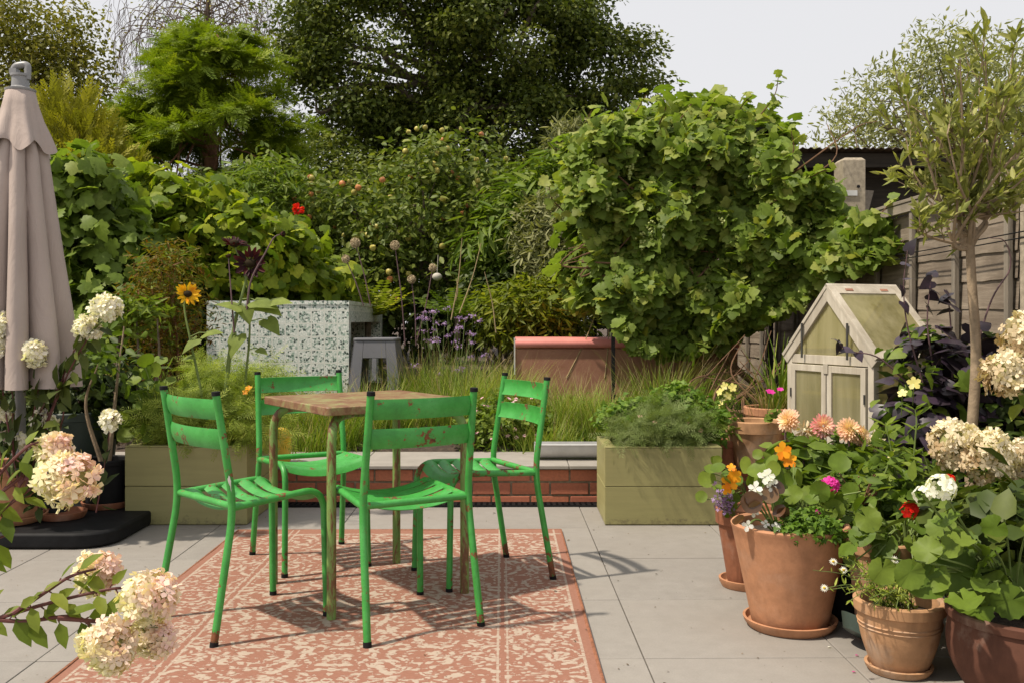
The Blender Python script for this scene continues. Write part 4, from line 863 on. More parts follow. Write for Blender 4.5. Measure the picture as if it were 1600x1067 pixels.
shrub('silver_shrub', 'silver tipped shrub rising behind the left corner of the grape vine', 'shrub', gp(880, 12), [pblob(880, 240, 12, 18, 45, .2), pblob(893, 215, 12, 10, 30, .12)], 'grey', SLIM, 70, 16, .09, .12, 87, group=SG, droop=-.6, up=.2)
shrub('bamboo_shrub', 'yellow green bushy shrub beneath the willow', 'shrub', gp(835, 9.0), [pblob(840, 485, 9.0, 60, 45, .4), pblob(790, 500, 9.2, 50, 45, .4), pblob(880, 510, 9, 40, 30, .3)], 'lime', SLIM, 180, 22, .11, .11, 90, group=SG, t0=.35)
shrub('dark_shrub', 'dark purple leaved shrub in the shade under the apple tree', 'shrub', gp(790, 10), [pblob(775, 470, 10, 50, 50, .4), pblob(720, 490, 10.4, 70, 40, .4)], 'dark', LEAF, 150, 18, .14, .10, 93, group=SG)
shrub('climbing_rose', 'dark green climbing shrub between the conifer and the apple tree', 'shrub', gp(450, 11.5), [pblob(450, 330, 11.5, 60, 60, .5), pblob(420, 290, 11.5, 50, 40, .4), pblob(500, 390, 11.5, 70, 60, .5), pblob(400, 400, 11.3, 80, 60, .5), pblob(330, 330, 11.8, 90, 50, .5)], 'apple', LEAF, 330, 20, .16, .10, 96, group=SG, up=.6)
shrub('tall_shrub', 'light green shrub with arching shoots left of the climbing rose', 'shrub', gp(390, 10.5), [pblob(400, 300, 10.5, 55, 28, .4), pblob(430, 275, 10.5, 40, 18, .3), pblob(365, 330, 10.5, 60, 35, .4)], 'mid', SLIM, 120, 18, .13, .13, 99, group=SG, t0=.7, droop=.2)

# red rose bloom among the leaves
def petals_ball(L, c, rr, n, seed, T=ROUNDPETAL, t0=.5):
    r = rng(seed); d = nrm(r.normal(size=(n, 3))); P = np.array(c)+d*rr*.35; L.add(T, P, nrm(d+r.normal(size=d.shape)*.4), nrm(np.cross(d, r.normal(size=d.shape))+d*.8), rr*r.uniform(.7, 1.1, n), np.clip(t0+r.normal(0, .25, n), 0, 1)); return L
t = thing('rose_bloom', 'single red rose bloom high among the leaves left of the apple tree', 'flower', at(466, 327, 9.9)); petals_ball(LV(), at(466, 327, 9.9), .055, 40, 5).build('petals', M['red'], t)
q = MB(); q.tube([at(466, 330, 9.9), at(462, 345, 10.5), at(455, 365, 11.3)], .006, 5); q.build('stem', M['stem'], t, world=True)

# ---- vine hedge on the left
def vine_mass(name, label, base, blobs, lm, nc, per, cr, size, seed, T=VINE, canes=10, cane='vinewood', **kw):
    t = thing(name, label, 'vine', base); r = rng(seed); q = MB()
    for tg in tgts(blobs, canes, seed+5, .85):
        b = Vector(base)+Vector((r.uniform(-.3, .3), r.uniform(-.1, .2), 0)); tg = Vector(tg); q.tube(curve([b, b.lerp(tg, .4)+Vector(r.normal(0, .12, 3)), b.lerp(tg, .75)+Vector(r.normal(0, .1, 3)), tg], 6), [.016, .009, .004], 6)
    q.build('canes', M[cane], t, world=True)
    ik = {k: kw.pop(k) for k in ('inner', 'flat', 'zmin') if k in kw}
    P, O, ct = clumps(blobs, nc, per, cr, seed+1, **ik); leaves(T, P, O, ct, size, seed+2, **kw).build('foliage', M[lm], t); return t
vine_mass('lime_vine', 'yellow green vine sprawling over the left hedge above the counter', gp(290, 8.9), [pblob(235, 320, 8.6, 60, 50, .4), pblob(310, 340, 8.6, 75, 45, .45), pblob(250, 390, 8.5, 80, 50, .4), pblob(380, 370, 8.7, 75, 50, .45), pblob(350, 420, 8.6, 90, 45, .4), pblob(430, 410, 8.9, 70, 50, .4), pblob(480, 440, 9.2, 60, 40, .4)], 'vinelime', 560, 9, .13, .112, 100, inner=.6, out=.6, up=.55, jit=.65, droop=.8, sv=.4, tv=.28)
vine_mass('ivy_hedge', 'darker broad leaved vine hanging behind the parasol at the left', gp(130, 7.9), [pblob(110, 290, 7.7, 40, 50, .4), pblob(150, 300, 7.7, 45, 40, .4), pblob(130, 370, 7.7, 60, 60, .45), pblob(180, 400, 7.7, 60, 60, .4), pblob(120, 450, 7.7, 70, 60, .45), pblob(60, 400, 7.9, 60, 90, .4), pblob(200, 470, 7.6, 60, 60, .4)], 'vine', 420, 9, .12, .118, 105, inner=.55, t0=.28, out=.6, up=.55, jit=.6, droop=.8, sv=.4)
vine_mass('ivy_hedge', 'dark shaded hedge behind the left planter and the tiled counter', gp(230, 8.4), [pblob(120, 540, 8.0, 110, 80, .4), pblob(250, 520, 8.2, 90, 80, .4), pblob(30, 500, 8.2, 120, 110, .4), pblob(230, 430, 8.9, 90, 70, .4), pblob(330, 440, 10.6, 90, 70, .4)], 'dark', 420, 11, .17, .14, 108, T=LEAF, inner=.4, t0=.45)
shrub('japanese_maple', 'small red and green maple with fine leaves beside the sunflowers', 'maple', gp(262, 6.7), [pblob(262, 430, 6.7, 48, 48, .28), pblob(235, 490, 6.6, 50, 50, .28), pblob(280, 510, 6.7, 40, 60, .25), pblob(255, 570, 6.6, 50, 40, .25)], 'maple', SLIM, 230, 15, .075, .055, 110, bark='redbark', r0=.014, group=None, tv=.3)
shrub('leafy_shrub', 'shrub of whorled bright green leaves behind the white hydrangea', 'shrub', gp(205, 6.4), [pblob(205, 480, 6.3, 26, 14, .12), pblob(240, 492, 6.3, 26, 14, .12), pblob(190, 505, 6.3, 24, 14, .12)], 'mid', SLIM, 18, 12, .05, .125, 113, r0=.018, stems=4, droop=-.2, t0=.7)
t = thing('brown_fern', 'withered brown fern in the pot behind the left planter', 'fern', (-2.02, 5.62, .44)); r = rng(115); L = LV(); n = 46; az = r.uniform(0, 6.28, n); D = np.stack([np.cos(az), np.sin(az), r.uniform(-.3, .9, n)], 1)
L.add(FERN, np.array([-2.02, 5.62, .44])+r.normal(0, .03, (n, 3)), D, np.array([0, 0, 1.])+r.normal(0, .4, (n, 3)), r.uniform(.16, .33, n), r.uniform(0, 1, n)); L.build('fronds', M['bronze'], t)

# ---- ferns beyond the counter
for k, (lab, px, py, Y, mt) in enumerate([('yellow green fern arching behind the tiled counter', 575, 470, 9.4, 'lime'), ('green fern with rusty tips beneath the apple tree', 715, 470, 9.3, 'mid')]):
    t = thing('garden_fern', lab, 'fern', at(px, py+60, Y), group='ferns under the apple tree'); r = rng(118+k); L = LV(); n = 12; az = np.linspace(0, 6.28, n)+r.normal(0, .2, n); c = np.array(at(px, py+25, Y))
    D = np.stack([np.cos(az), np.sin(az)*.8, r.uniform(.25, .7, n)], 1); L.add(FERN, c+0*D, D, np.array([0, 0, 1.])+0*D, r.uniform(.35, .6, n), r.uniform(.2, 1, n)); L.build('fronds', M[mt], t)
    q = MB(); q.tube([at(px, py+60, Y), at(px, py+25, Y)], .03, 7); q.build('rootstock', M['bark'], t, world=True)

# ---- grape vine on its frame
gv = thing('grape_vine', 'big grape vine smothering a black metal frame beside the fence', 'vine', gp(1060, 7.9)); r = rng(120)
outline = [(878, 268), (890, 220), (925, 192), (965, 178), (1005, 164), (1050, 172), (1095, 166), (1131, 172), (1178, 166), (1205, 180), (1232, 232), (1222, 285), (1260, 268), (1300, 273), (1312, 330), (1345, 330), (1400, 345), (1400, 385), (1360, 415), (1300, 430), (1262, 462), (1225, 490), (1205, 500), (1160, 520), (1110, 548), (1040, 556), (990, 546), (978, 530), (945, 480), (928, 420), (908, 340)]
def inside(px, py, poly):
    c = np.zeros(len(px), bool); n = len(poly)
    for i in range(n):
        (x1, y1), (x2, y2) = poly[i], poly[(i+1) % n]
        k = ((y1 > py) != (y2 > py)) & (px < (x2-x1)*(py-y1)/(y2-y1+1e-9)+x1); c ^= k
    return c
def surfY(px, py):
    base = np.interp(px, [860, 940, 1180, 1240, 1300, 1400], [7.7, 7.35, 7.3, 7.0, 6.8, 6.3])
    bumps = .09*np.sin(px*.041+py*.017)+.08*np.sin(py*.052-px*.013+1)+.09*np.sin(px*.083+2.2)*np.sin(py*.071)
    top = np.clip((250-py)/90, 0, 1)**2*.55
    return base+bumps+top
L = LV(); n = 14500; px = r.uniform(860, 1410, n); py = r.uniform(150, 562, n); k = inside(px, py, outline); px, py = px[k], py[k]; n = len(px)
dens = .5+.5*np.sin(px*.037+1)*np.sin(py*.045+2)+r.normal(0, .25, n); k = dens > .10; px, py = px[k], py[k]; n = len(px)
dp = r.exponential(.15, n)-.06; Yv = surfY(px, py)+np.minimum(dp, .8)
P = np.stack([(px-800)/1500*Yv, Yv, 1.05-(py-500)/1500*Yv], 1); O = nrm(np.stack([-.25+r.normal(0, .35, n), -1+0*px, .15+r.normal(0, .3, n)], 1))
cl = np.sin(px*.05+py*.03)*.5
leaves(VINE, P, O, cl, .090, 121, out=.75, up=.6, jit=.62, droop=.9, sv=.42, tv=.28, t0=.42+.15*np.clip((260-py)/80, 0, 1), L=L)
# canopy over the top and the far side, so it has real depth
n = 1700; X_ = r.uniform(.72, 2.3, n); Y_ = r.uniform(7.7, 8.9, n); P = np.stack([X_, Y_, 2.62+.10*np.sin(X_*5)+.1*np.sin(Y_*4)+r.normal(0, .09, n)], 1); leaves(VINE, P, np.tile([0, 0, 1.], (n, 1)), r.normal(0, .4, n), .13, 122, L=L)
n = 1300; Y_ = r.uniform(7.6, 8.8, n); Z_ = r.uniform(1.15, 2.6, n); P = np.stack([.66+.08*np.sin(Y_*6+Z_*3)+r.normal(0, .08, n), Y_, Z_], 1); leaves(VINE, P, np.tile([-1., 0, .2], (n, 1)), r.normal(0, .4, n), .13, 123, L=L)
# free shoots above the top
def shoot(L, pts, k, s0, seed):
    c = curve(pts, 8); r = rng(seed); i = np.linspace(0, len(c)-1, k).astype(int); P = np.array([c[j] for j in i])+r.normal(0, .025, (k, 3)); O = nrm(r.normal(size=(k, 3))+[0, -.6, .3]); leaves(VINE, P, O, r.normal(0, .3, k), s0*1.0, seed+1, L=L, t0=.75, sv=.35); return c
shoots = [[(1030, 195, 7.5), (1040, 170, 7.45), (1036, 152, 7.4)], [(930, 215, 7.6), (918, 190, 7.5), (925, 172, 7.45)], [(1150, 190, 7.5), (1160, 165, 7.45), (1175, 150, 7.4)], [(1225, 260, 7.1), (1240, 235, 7.05), (1236, 205, 7.0)], [(1360, 400, 6.4), (1395, 395, 6.3), (1412, 378, 6.25)], [(880, 330, 7.7), (862, 310, 7.65), (858, 285, 7.6)], [(1180, 190, 7.6), (1200, 165, 7.55), (1212, 145, 7.5), (1216, 122, 7.5)], [(1090, 210, 7.5), (1105, 180, 7.5), (1118, 155, 7.5)], [(985, 190, 7.6), (1000, 165, 7.55), (1010, 148, 7.5)], [(1060, 190, 7.6), (1075, 172, 7.6), (1082, 160, 7.6)], [(1340, 360, 6.5), (1375, 335, 6.4), (1392, 315, 6.35)], [(1250, 290, 6.9), (1280, 270, 6.8), (1300, 266, 6.8)]]
q = MB()
for k, s_ in enumerate(shoots): q.tube(shoot(L, [at(*p) for p in s_], 18 if k == 6 else 10, .078, 130+k), [.006, .003], 5)
L.build('foliage', M['vine'], gv)
LY = LV(); n = 260; px = r.uniform(880, 1400, n); py = r.uniform(180, 550, n); k = inside(px, py, outline); px, py = px[k], py[k]; Yv = surfY(px, py)-.05; P = np.stack([(px-800)/1500*Yv, Yv, 1.05-(py-500)/1500*Yv], 1); leaves(VINE, P, np.tile([-.2, -1, .2], (len(px), 1)), r.normal(0, .5, len(px)), .07, 124, L=LY, jit=.8, sv=.5)
LY.build('yellowing_leaves', M['lime'], gv)
for k in range(26):                                                     # canes running through the leaves
    a = r.uniform(0, 1); x0 = 900+r.uniform(0, 300); y0 = r.uniform(230, 520); pts = [(x0, y0)]
    for j in range(3): pts.append((pts[-1][0]+r.uniform(-70, 90), pts[-1][1]+r.uniform(-70, 20)))
    q.tube(curve([at(px_, max(py_, 190), float(surfY(np.array([px_]), np.array([py_]))[0])+.05) for px_, py_ in pts], 5), [.009, .005, .003], 5)
for x0, y0 in ((1120, 560), (1150, 565), (1090, 555)): q.tube(curve([(at(x0+30, 600, 7.7)), at(x0+r.uniform(-15, 15), 560, 7.6), at(x0-20, 480, 7.7), at(x0+20, 380, 7.8)], 6), [.03, .022, .012], 8)
q.build('canes', M['vinewood'], gv, world=True)
# bunches of small green grapes
gr = rng(127)
for px_, py_ in ((905, 268), (1018, 345), (1005, 360), (1045, 300), (1262, 350), (1280, 375), (1258, 455), (1095, 450), (950, 300), (1180, 270), (1130, 330), (985, 250)):
    Yb_ = float(surfY(np.array([px_]), np.array([py_]))[0])-.07; c = at(px_, py_, Yb_); q = MB()
    for k in range(26): z = gr.uniform(0, .15); w_ = .042*(1-z/.19); q.ball(c+Vector((gr.normal(0, w_*.6), gr.normal(0, w_*.6), -z)), .0095, 7, 5)
    q.build('grape_bunch', M['grape'], gv, world=True)
q = MB()                                                                # the frame
for x, y in ((at(958, 500, 7.55).x, 7.55), (at(1205, 500, 7.55).x, 7.55), (.80, 9.2), (2.05, 9.2)): q.box(x-.014, x+.014, y-.014, y+.014, .2, 2.55)
q.box(.79, 2.06, 7.54, 7.56, 2.53, 2.56); q.box(.79, 2.06, 9.19, 9.21, 2.53, 2.56); q.box(.80, .82, 7.56, 9.19, 2.531, 2.559); q.box(2.03, 2.05, 7.56, 9.19, 2.531, 2.559)
q.build('frame', M['black'], gv, world=True, smooth=False)

# ---- neighbour's olive beyond the shed
ob2 = [pblob(1480, 110, 11, 70, 70, .7), pblob(1400, 170, 11, 80, 60, .7), pblob(1320, 205, 11, 60, 45, .6), pblob(1560, 130, 11, 70, 80, .7), pblob(1500, 210, 11, 120, 60, .8), pblob(1455, 90, 11, 30, 55, .3), pblob(1620, 170, 11, 80, 80, .7)]
tree('olive_tree', 'large grey green olive tree beyond the shed roof', 'tree', (at(1480, 500, 11).x, 11, .3), ob2, 'olive2', OLEAF, 420, 26, .16, .075, 140, r0=.09, lim=30, group='olive trees on the right', droop=-.6, up=.2, out=.3, inner=.35, fork=at(1480, 240, 11))
# ---- standard olive in the foreground right
t = thing('olive_tree', 'slender young olive with bare pale trunk in front of the fence', 'tree', (at(1515, 500, 3.98).x, 3.98, .22), group='olive trees on the right')
r = rng(145); To = 4.0; q = MB(); tr = curve([at(1516, 810, To-.02), at(1517, 700, To), at(1525, 560, To), at(1519, 450, To), at(1515, 372, To)], 8); q.tube(tr, [.022, .022, .021, .019, .017], 12)
tips = [(1415, 215), (1440, 170), (1470, 120), (1500, 90), (1540, 85), (1580, 100), (1620, 130), (1640, 190), (1620, 260), (1590, 310), (1425, 280), (1455, 240), (1500, 170), (1550, 190), (1590, 210), (1440, 350), (1530, 130), (1480, 210), (1570, 150), (1410, 160), (1605, 330), (1560, 260)]
L = LV(); forks = [at(1500, 350, To+.02), at(1520, 340, To-.04), at(1540, 345, To+.05), at(1490, 380, To)]
for k, (px_, py_) in enumerate(tips):
    e = at(px_, py_, To+r.uniform(-.38, .38)); f = forks[k % 4]; st_ = tr[-1-int(r.integers(0, 3))]; mid = f.lerp(e, .5)+Vector(r.normal(0, .035, 3)); c = curve([st_, f, mid, e], 7); q.tube(c, [.010, .007, .005, .002], 7)
    for j in range(7):
        b = c[int(r.integers(len(c)*2//5, len(c)))]; d = Vector(nrm(np.array(e-f)/.4+r.normal(0, .8, 3)+[0, 0, .55])); ln = r.uniform(.08, .24); c2 = [b, b+d*ln*.5+Vector(r.normal(0, .008, 3)), b+d*ln]; q.tube(c2, [.003, .0012], 4, cap=False)
        n = 14; u = r.uniform(.1, 1.05, n); P = np.array([b+d*ln*x for x in u]); Dl = nrm(np.array(d)*.9+r.normal(0, .6, (n, 3))); L.add(OLEAF, P, Dl, r.normal(size=(n, 3))+[-.2, -.3, .8], r.uniform(.04, .08, n), np.clip(r.normal(.5, .25, n), 0, 1))
q.build('trunk', M['olivebark'], t, world=True); L.build('crown', M['olive'], t)

# ---- ornamental grasses in the raised bed
def grass(label, px, Y, h, n, seed, mt='grass', spread=.10, lean=.28, bend=.45, group='ornamental grass tufts in the raised bed', width=.0055, name='grass_tuft', seeds=True, base=None):
    b = base if base is not None else gp(px, Y); t = thing(name, label, 'grass', b, group=group); r = rng(seed); L = LV()
    P = np.array(b)+np.stack([r.normal(0, spread, n), r.normal(0, spread, n), np.zeros(n)-.01], 1); az = np.arctan2(P[:, 1]-b[1], P[:, 0]-b[0])+r.normal(0, .8, n)
    ln = h*r.uniform(.5, 1.15, n); L.blades(P, az, ln, r.uniform(.05, lean, n), r.uniform(.1, bend, n)*1.3, r.uniform(.05, .45, n), width*r.uniform(.6, 1.3, n), np.clip(r.normal(.42, .26, n), 0, 1)); L.build('blades', M[mt], t)
    if seeds:
        L = LV(); k = n//9; P2 = P[:k]; L.blades(P2, az[:k]+.3, h*r.uniform(.9, 1.35, k), r.uniform(.1, .5, k), r.uniform(.1, .4, k), .1, .0035, r.uniform(.4, 1, k)); L.build('flower_stalks', M['drygrass'], t)
    return t
GT = [('grass tuft with arching blades directly in front of the tiled counter', 470, 6.7, .42, 420, 'grass', .12), ('soft grass tuft beside the yellow pot, left of the stool', 520, 6.45, .40, 420, 'greengrass', .12), ('pale arching grass tuft in front of the grey stool', 575, 6.8, .42, 380, 'grass', .12),
      ('upright bright green grass tuft right of the grey stool', 655, 7.6, .50, 620, 'greengrass', .11), ('wispy yellow grass tuft behind the front chair', 715, 7.0, .50, 520, 'grass', .13), ('yellow green grass tuft behind the right chair', 770, 7.3, .48, 460, 'grass', .14),
      ('dense grass tuft in front of the rusty steel planter, right of the right chair', 880, 6.75, .42, 620, 'grass', .13), ('big grass tuft behind the zinc trough', 945, 6.5, .43, 620, 'grass', .13), ('dark upright grass tuft behind the right planter', 1035, 6.9, .56, 520, 'greengrass', .10),
      ('long bladed grass tuft at the shaded end of the steel planter', 1090, 7.0, .46, 380, 'greengrass', .13), ('low straw coloured grass tuft close behind the coping', 850, 6.25, .26, 380, 'grass', .10), ('low grass tuft in the left corner of the bed by the coping', 490, 6.2, .26, 340, 'greengrass', .12),
      ('short grass tuft under the apple tree behind the verbena', 740, 8.2, .45, 360, 'greengrass', .16), ('tuft of grass at the left end of the steel planter', 800, 7.7, .36, 420, 'grass', .12), ('short grass tuft between the stool and the soil patch', 625, 6.9, .30, 320, 'grass', .12)]
for k, (lab, px, Y, h, n, mt, sp) in enumerate(GT): grass(lab, px, Y, h, int(n*1.25), 200+k, mt, sp)
# sprawling dead stalks, sticks
t = thing('dry_stalks', 'tall pale dry flower stalks leaning over the verbena', 'stalk', gp(720, 8.0)); q = MB()
for a, b in (((705, 500), (722, 372)), ((718, 490), (752, 380)), ((775, 520), (757, 425)), ((712, 470), (713, 436)), ((885, 590), (935, 480)), ((945, 590), (950, 480)), ((640, 700), (790, 560))): q.tube(curve([at(*a, 8.0), at((a[0]+b[0])/2+3, (a[1]+b[1])/2, 8.0), at(*b, 8.0)], 4), [.006, .003], 5)
q.build('stems', M['straw'], t, world=True)

# ---- ground cover and small pink flowers
L = LV(); r = rng(220); n = 5200; X_ = r.uniform(-2.4, 2.4, n); Y_ = 6.05+r.random(n)**1.3*2.6; k = ~((X_ < -.33) & (X_ > -.85) & (Y_ < 6.9)) & ~((Y_ > 7.5) & (X_ < -1.0)); X_, Y_ = X_[k], Y_[k]
hgt = .02+.10*np.clip(np.sin(X_*5+1)*np.sin(Y_*4)+.5, 0, 1.3); P = np.stack([X_, Y_, np.array([soil_z(y) for y in Y_])+hgt*r.random(len(X_))], 1)
leaves(LEAF, P, np.tile([0, -.3, 1.], (len(P), 1)), r.normal(0, .5, len(P)), .045, 221, L=L); 
n2 = 3000; X2 = r.uniform(-1.9, 1.6, n2); Y2 = 6.05+r.random(n2)*1.6; kk = ~((X2 < -.33) & (X2 > -.85) & (Y2 < 6.9)); X2, Y2 = X2[kk], Y2[kk]; P2 = np.stack([X2, Y2, np.array([soil_z(y) for y in Y2])], 1); n2 = len(X2)
L.blades(P2, r.uniform(0, 6.28, n2), r.uniform(.06, .2, n2), r.uniform(.1, .7, n2), r.uniform(0, .5, n2), .2, .004, r.uniform(.2, 1, n2)); tag(L.build('ground_cover', M['mid'], None), 'low green ground cover spreading over the raised bed', 'ground cover', kind='stuff')
t = thing('pink_cranesbill', 'low spreading plant dotted with pale pink flowers behind the coping', 'plant', gp(765, 6.3)); cbb = [pblob(750, 665, 6.3, 40, 24, .2), pblob(800, 660, 6.35, 45, 28, .2), pblob(770, 640, 6.6, 55, 25, .2), pblob(830, 660, 6.5, 40, 25, .2)]
P, O, ct = clumps(cbb, 150, 13, .05, 223, inner=.2, zmin=.2); L = LV(); leaves(LOBE3, P, O, ct, .032, 224, L=L, t0=.6); L.build('foliage', M['mid'], t)
r = rng(225)
def small_flower(T, c, n, s, mt, parent, seed, N=None, nm='flower'):
    q = LV(); rr = rng(seed); N = np.array([-.2, -.7, .7]) if N is None else np.array(N); N = nrm(N+rr.normal(0, .25, 3)); u = nrm(np.cross(N, [.3, .2, 1])); v = np.cross(N, u); a = np.linspace(0, 2*math.pi, n, endpoint=False)
    D = np.cos(a)[:, None]*u+np.sin(a)[:, None]*v+N*.18; q.add(T, np.array(c)+0*D, D, N+0*D, s*rr.uniform(.9, 1.1, n), np.clip(rr.normal(.5, .25, n), 0, 1)); return q.build(nm, M[mt], parent)
for k in range(40):
    px, py = (r.uniform(725, 850), r.uniform(618, 690)); c = at(px, py, 6.18+ (690-py)*.006); small_flower(ROUNDPETAL, c, 5, .017, 'palepink', t, 230+k)
# ---- verbena
t = thing('purple_verbena', 'tall airy verbena with clusters of purple florets behind the table', 'plant', gp(700, 7.5)); q = MB(); r = rng(260); fl = []
for k in range(36):
    px, py = r.uniform(650, 765), r.uniform(478, 590); 
    if r.random() < .35: px, py = r.uniform(665, 740), r.uniform(478, 535)
    e = at(px, py, 7.3+r.uniform(-.3, .5)); b = Vector((e.x*.55+gp(700, 7.5).x*.45+r.uniform(-.05, .05), 7.5, soil_z(7.5))); q.tube(curve([b, b.lerp(e, .55)+Vector((r.uniform(-.03, .03), 0, .03)), e], 4), [.003, .002], 4, cap=False); fl.append(e)
q.build('stems', M['stem'], t, world=True)
for k, e in enumerate(fl):
    L = LV(); n = 22; off = r.normal(size=(n, 3))*[.017, .012, .009]; L.add(FLORET, np.array(e)+off, r.normal(size=(n, 3)), nrm(off+[0, -.005, .012]), r.uniform(.005, .009, n), r.random(n)); L.build('flower_cluster', M['lilac'], t)
# ---- alliums
def allium(lab, px, py, bx, by, Y, rr, seed):
    t = thing('allium_seedhead', lab, 'flower', at(bx, by, Y), group='dried allium heads before the apple tree'); c = at(px, py, Y); q = MB(); q.tube(curve([at(bx, by, Y), at((px+bx)/2+2, (py+by)/2, Y), c], 6), [.006, .004], 6); q.build('stem', M['purplestem'], t, world=True)
    q = MB(); q.ball(c, rr*.62, 12, 8); r = rng(seed); d = nrm(r.normal(size=(170, 3)))
    for v in d: v = Vector(v); q.tube([c+v*rr*.5, c+v*rr*.92], .0012, 3, cap=False); q.ball(c+v*rr*.95, .0048, 5, 3)
    q.build('seed_head', M['seedhead'], t, world=True)
allium('small dried allium head leftmost of the group', 540, 405, 568, 478, 8.0, .033, 1); allium('darker dried allium head tallest on the left side', 555, 380, 579, 478, 8.0, .042, 2); allium('round dried allium head on the straightest stem in the middle', 617, 384, 633, 540, 8.0, .040, 3)
allium('pale dried allium head hanging lowest, right of the straight stem', 643, 437, 650, 540, 8.0, .036, 4); allium('small dried allium head at the right above the pale ball', 676, 419, 652, 530, 8.0, .034, 5)
q = MB(); c = at(683, 433, 9.6); q.ball(c, .05, 14, 9, .8); q.tube([c+Vector((0, 0, .03)), c+Vector((.01, 0, .22))], .003, 5); tag(q.build('hanging_ball', M['stone']), 'pale rounded ball hanging in the apple tree', 'ornament')

# ---- plants in the left planter
shrub('fennel_plant', 'mound of fine feathery foliage filling the left planter', 'plant', (-1.67, 5.15, .37), [pblob(300, 655, 5.15, 60, 40, .2), pblob(370, 640, 5.1, 60, 55, .22), pblob(410, 610, 5.3, 40, 40, .16), pblob(340, 600, 5.3, 50, 35, .16), pblob(270, 645, 5.1, 40, 30, .15), pblob(400, 670, 5.0, 35, 26, .12)], 'feather', FEATHER2, 260, 15, .07, .10, 270, bark='stem', r0=.004, stems=16, droop=-.3, up=.6, jit=.5, t0=.5, inner=.2, zmin=.36)
t = thing('nasturtium_plant', 'round leaved nasturtium at the left end of the left planter', 'plant', (-1.93, 5.2, .38), group='nasturtiums with round leaves'); r = rng(275); L = LV(); n = 60; px = r.normal(232, 22, n); py = r.uniform(565, 690, n); P = np.array([at(a, b, 5.15+r.uniform(-.2, .15)) for a, b in zip(px, py)])
L.add(ROUND, P, r.normal(size=(n, 3)), r.normal(size=(n, 3))*.4+[-.2, -.6, .8], r.uniform(.05, .10, n), r.uniform(.3, .9, n)); L.build('foliage', M['mid'], t); q = MB()
for p in P[:30]: q.tube(curve([(-1.9, 5.2, .38), Vector(p).lerp(Vector((-1.9, 5.2, .38)), .4)+Vector((0, 0, .05)), p], 4), .0025, 4, cap=False)
q.build('stems', M['stem'], t, world=True)
for k, (px, py) in enumerate([(272, 682), (290, 688), (283, 676), (388, 606), (384, 612)]): small_flower(ROUNDPETAL, at(px, py, 4.95), 5, .02, 'orange', t, 280+k)
def sunflower(lab, stem, c, rr, N, mt, lv, seed, Y, closed=False, th=.008):
    t = thing('sunflower', lab, 'flower', at(*stem[0], Y), group='sunflowers in the left planter'); q = MB(); sp = curve([at(a, b, Y+d) for (a, b), d in zip(stem, np.linspace(0, .05, len(stem)))], 8); q.tube(sp, [th, th*.7, th*.45], 8); q.build('stem', M['stem' if th > .0065 else 'purplestem'], t, world=True)
    r = rng(seed); N = nrm(np.array(N, float)); u = nrm(np.cross(N, [.1, .2, 1])); v = np.cross(N, u); C_ = np.array(sp[-1])
    q = MB(); q.ball(C_+N*.004, rr*.36, 14, 8, .8); q.build('flower_disc', M['disc'], t, world=True)
    L = LV()
    for ring, (n, l, tl) in enumerate([(18, 1.0, .18), (14, .86, .4)] if not closed else [(16, .6, 1.4), (12, .5, 2)]):
        a = np.linspace(0, 6.28, n, endpoint=False)+ring*.2+r.normal(0, .06, n); D = np.cos(a)[:, None]*u+np.sin(a)[:, None]*v+N*tl; L.add(PETAL, C_+(np.cos(a)[:, None]*u+np.sin(a)[:, None]*v)*rr*.26, D+r.normal(0, .12, D.shape), N+0*D, rr*.8*l*r.uniform(.85, 1.15, n), r.random(n))
    L.build('ray_petals', M[mt], t)
    if lv:
        L = LV(); q = MB()
        for (px, py, s, dx, dz) in lv:
            p = at(px, py, Y); k = min(sp, key=lambda z: (z-p).length); d = np.array([dx, -.25, dz]); L.add(HEART, np.array(p)[None], d[None], np.array([[-.1, -.5, 1.]]), s, r.uniform(.3, .9)); q.tube([k, k.lerp(p, .6)+Vector((0, 0, .01)), p], .003, 5)
        L.build('leaves', M['sunleaf'], t); q.build('leaf_stalks', M['stem'], t, world=True)
M['litter'] = leafmat('dry_litter_petals', (.05, .03, .015), (.12, .075, .04), (.25, .17, .09), .05)
M['sunleaf'] = leafmat('sunflower_leaf', (.07, .10, .035), (.11, .15, .055), (.17, .21, .08), .3, .6, .3)
sunflower('yellow sunflower seen half from behind', [(318, 630), (308, 580), (295, 520), (288, 480), (293, 460)], None, .062, (.5, -.75, .25), 'sunf', [(305, 530, .10, -.5, -.5), (322, 520, .10, .8, .1), (300, 556, .06, -.7, -.2)], 290, 5.0)
sunflower('dark maroon sunflower facing the viewer on a thick green stem', [(352, 620), (358, 560), (366, 510), (380, 455), (391, 412)], None, .085, (.1, -.95, .05), 'darkf', [(372, 478, .12, -.8, .15), (383, 480, .10, .3, -.9), (400, 470, .13, .9, -.2), (370, 525, .12, -.2, -.7)], 291, 5.0, th=.013)
sunflower('maroon sunflower with its face turned up and away', [(382, 640), (384, 590), (390, 520), (387, 450), (366, 382)], None, .076, (.2, -.2, .9), 'darkf', [(410, 475, .13, .8, -.35), (418, 500, .11, .6, -.6), (405, 545, .06, .8, -.4), (425, 470, .12, .9, .0)], 292, 5.02)
sunflower('small dark sunflower bud on an upright stalk', [(366, 520), (362, 470), (359, 430), (357, 402)], None, .035, (0, -.3, .9), 'darkf', [], 293, 4.98, True, .005)
sunflower('dark sunflower bud nodding at the end of a long curved stalk', [(384, 500), (392, 440), (415, 395), (428, 372), (440, 366)], None, .036, (.9, -.3, -.1), 'darkf', [], 294, 5.0, True, .006)

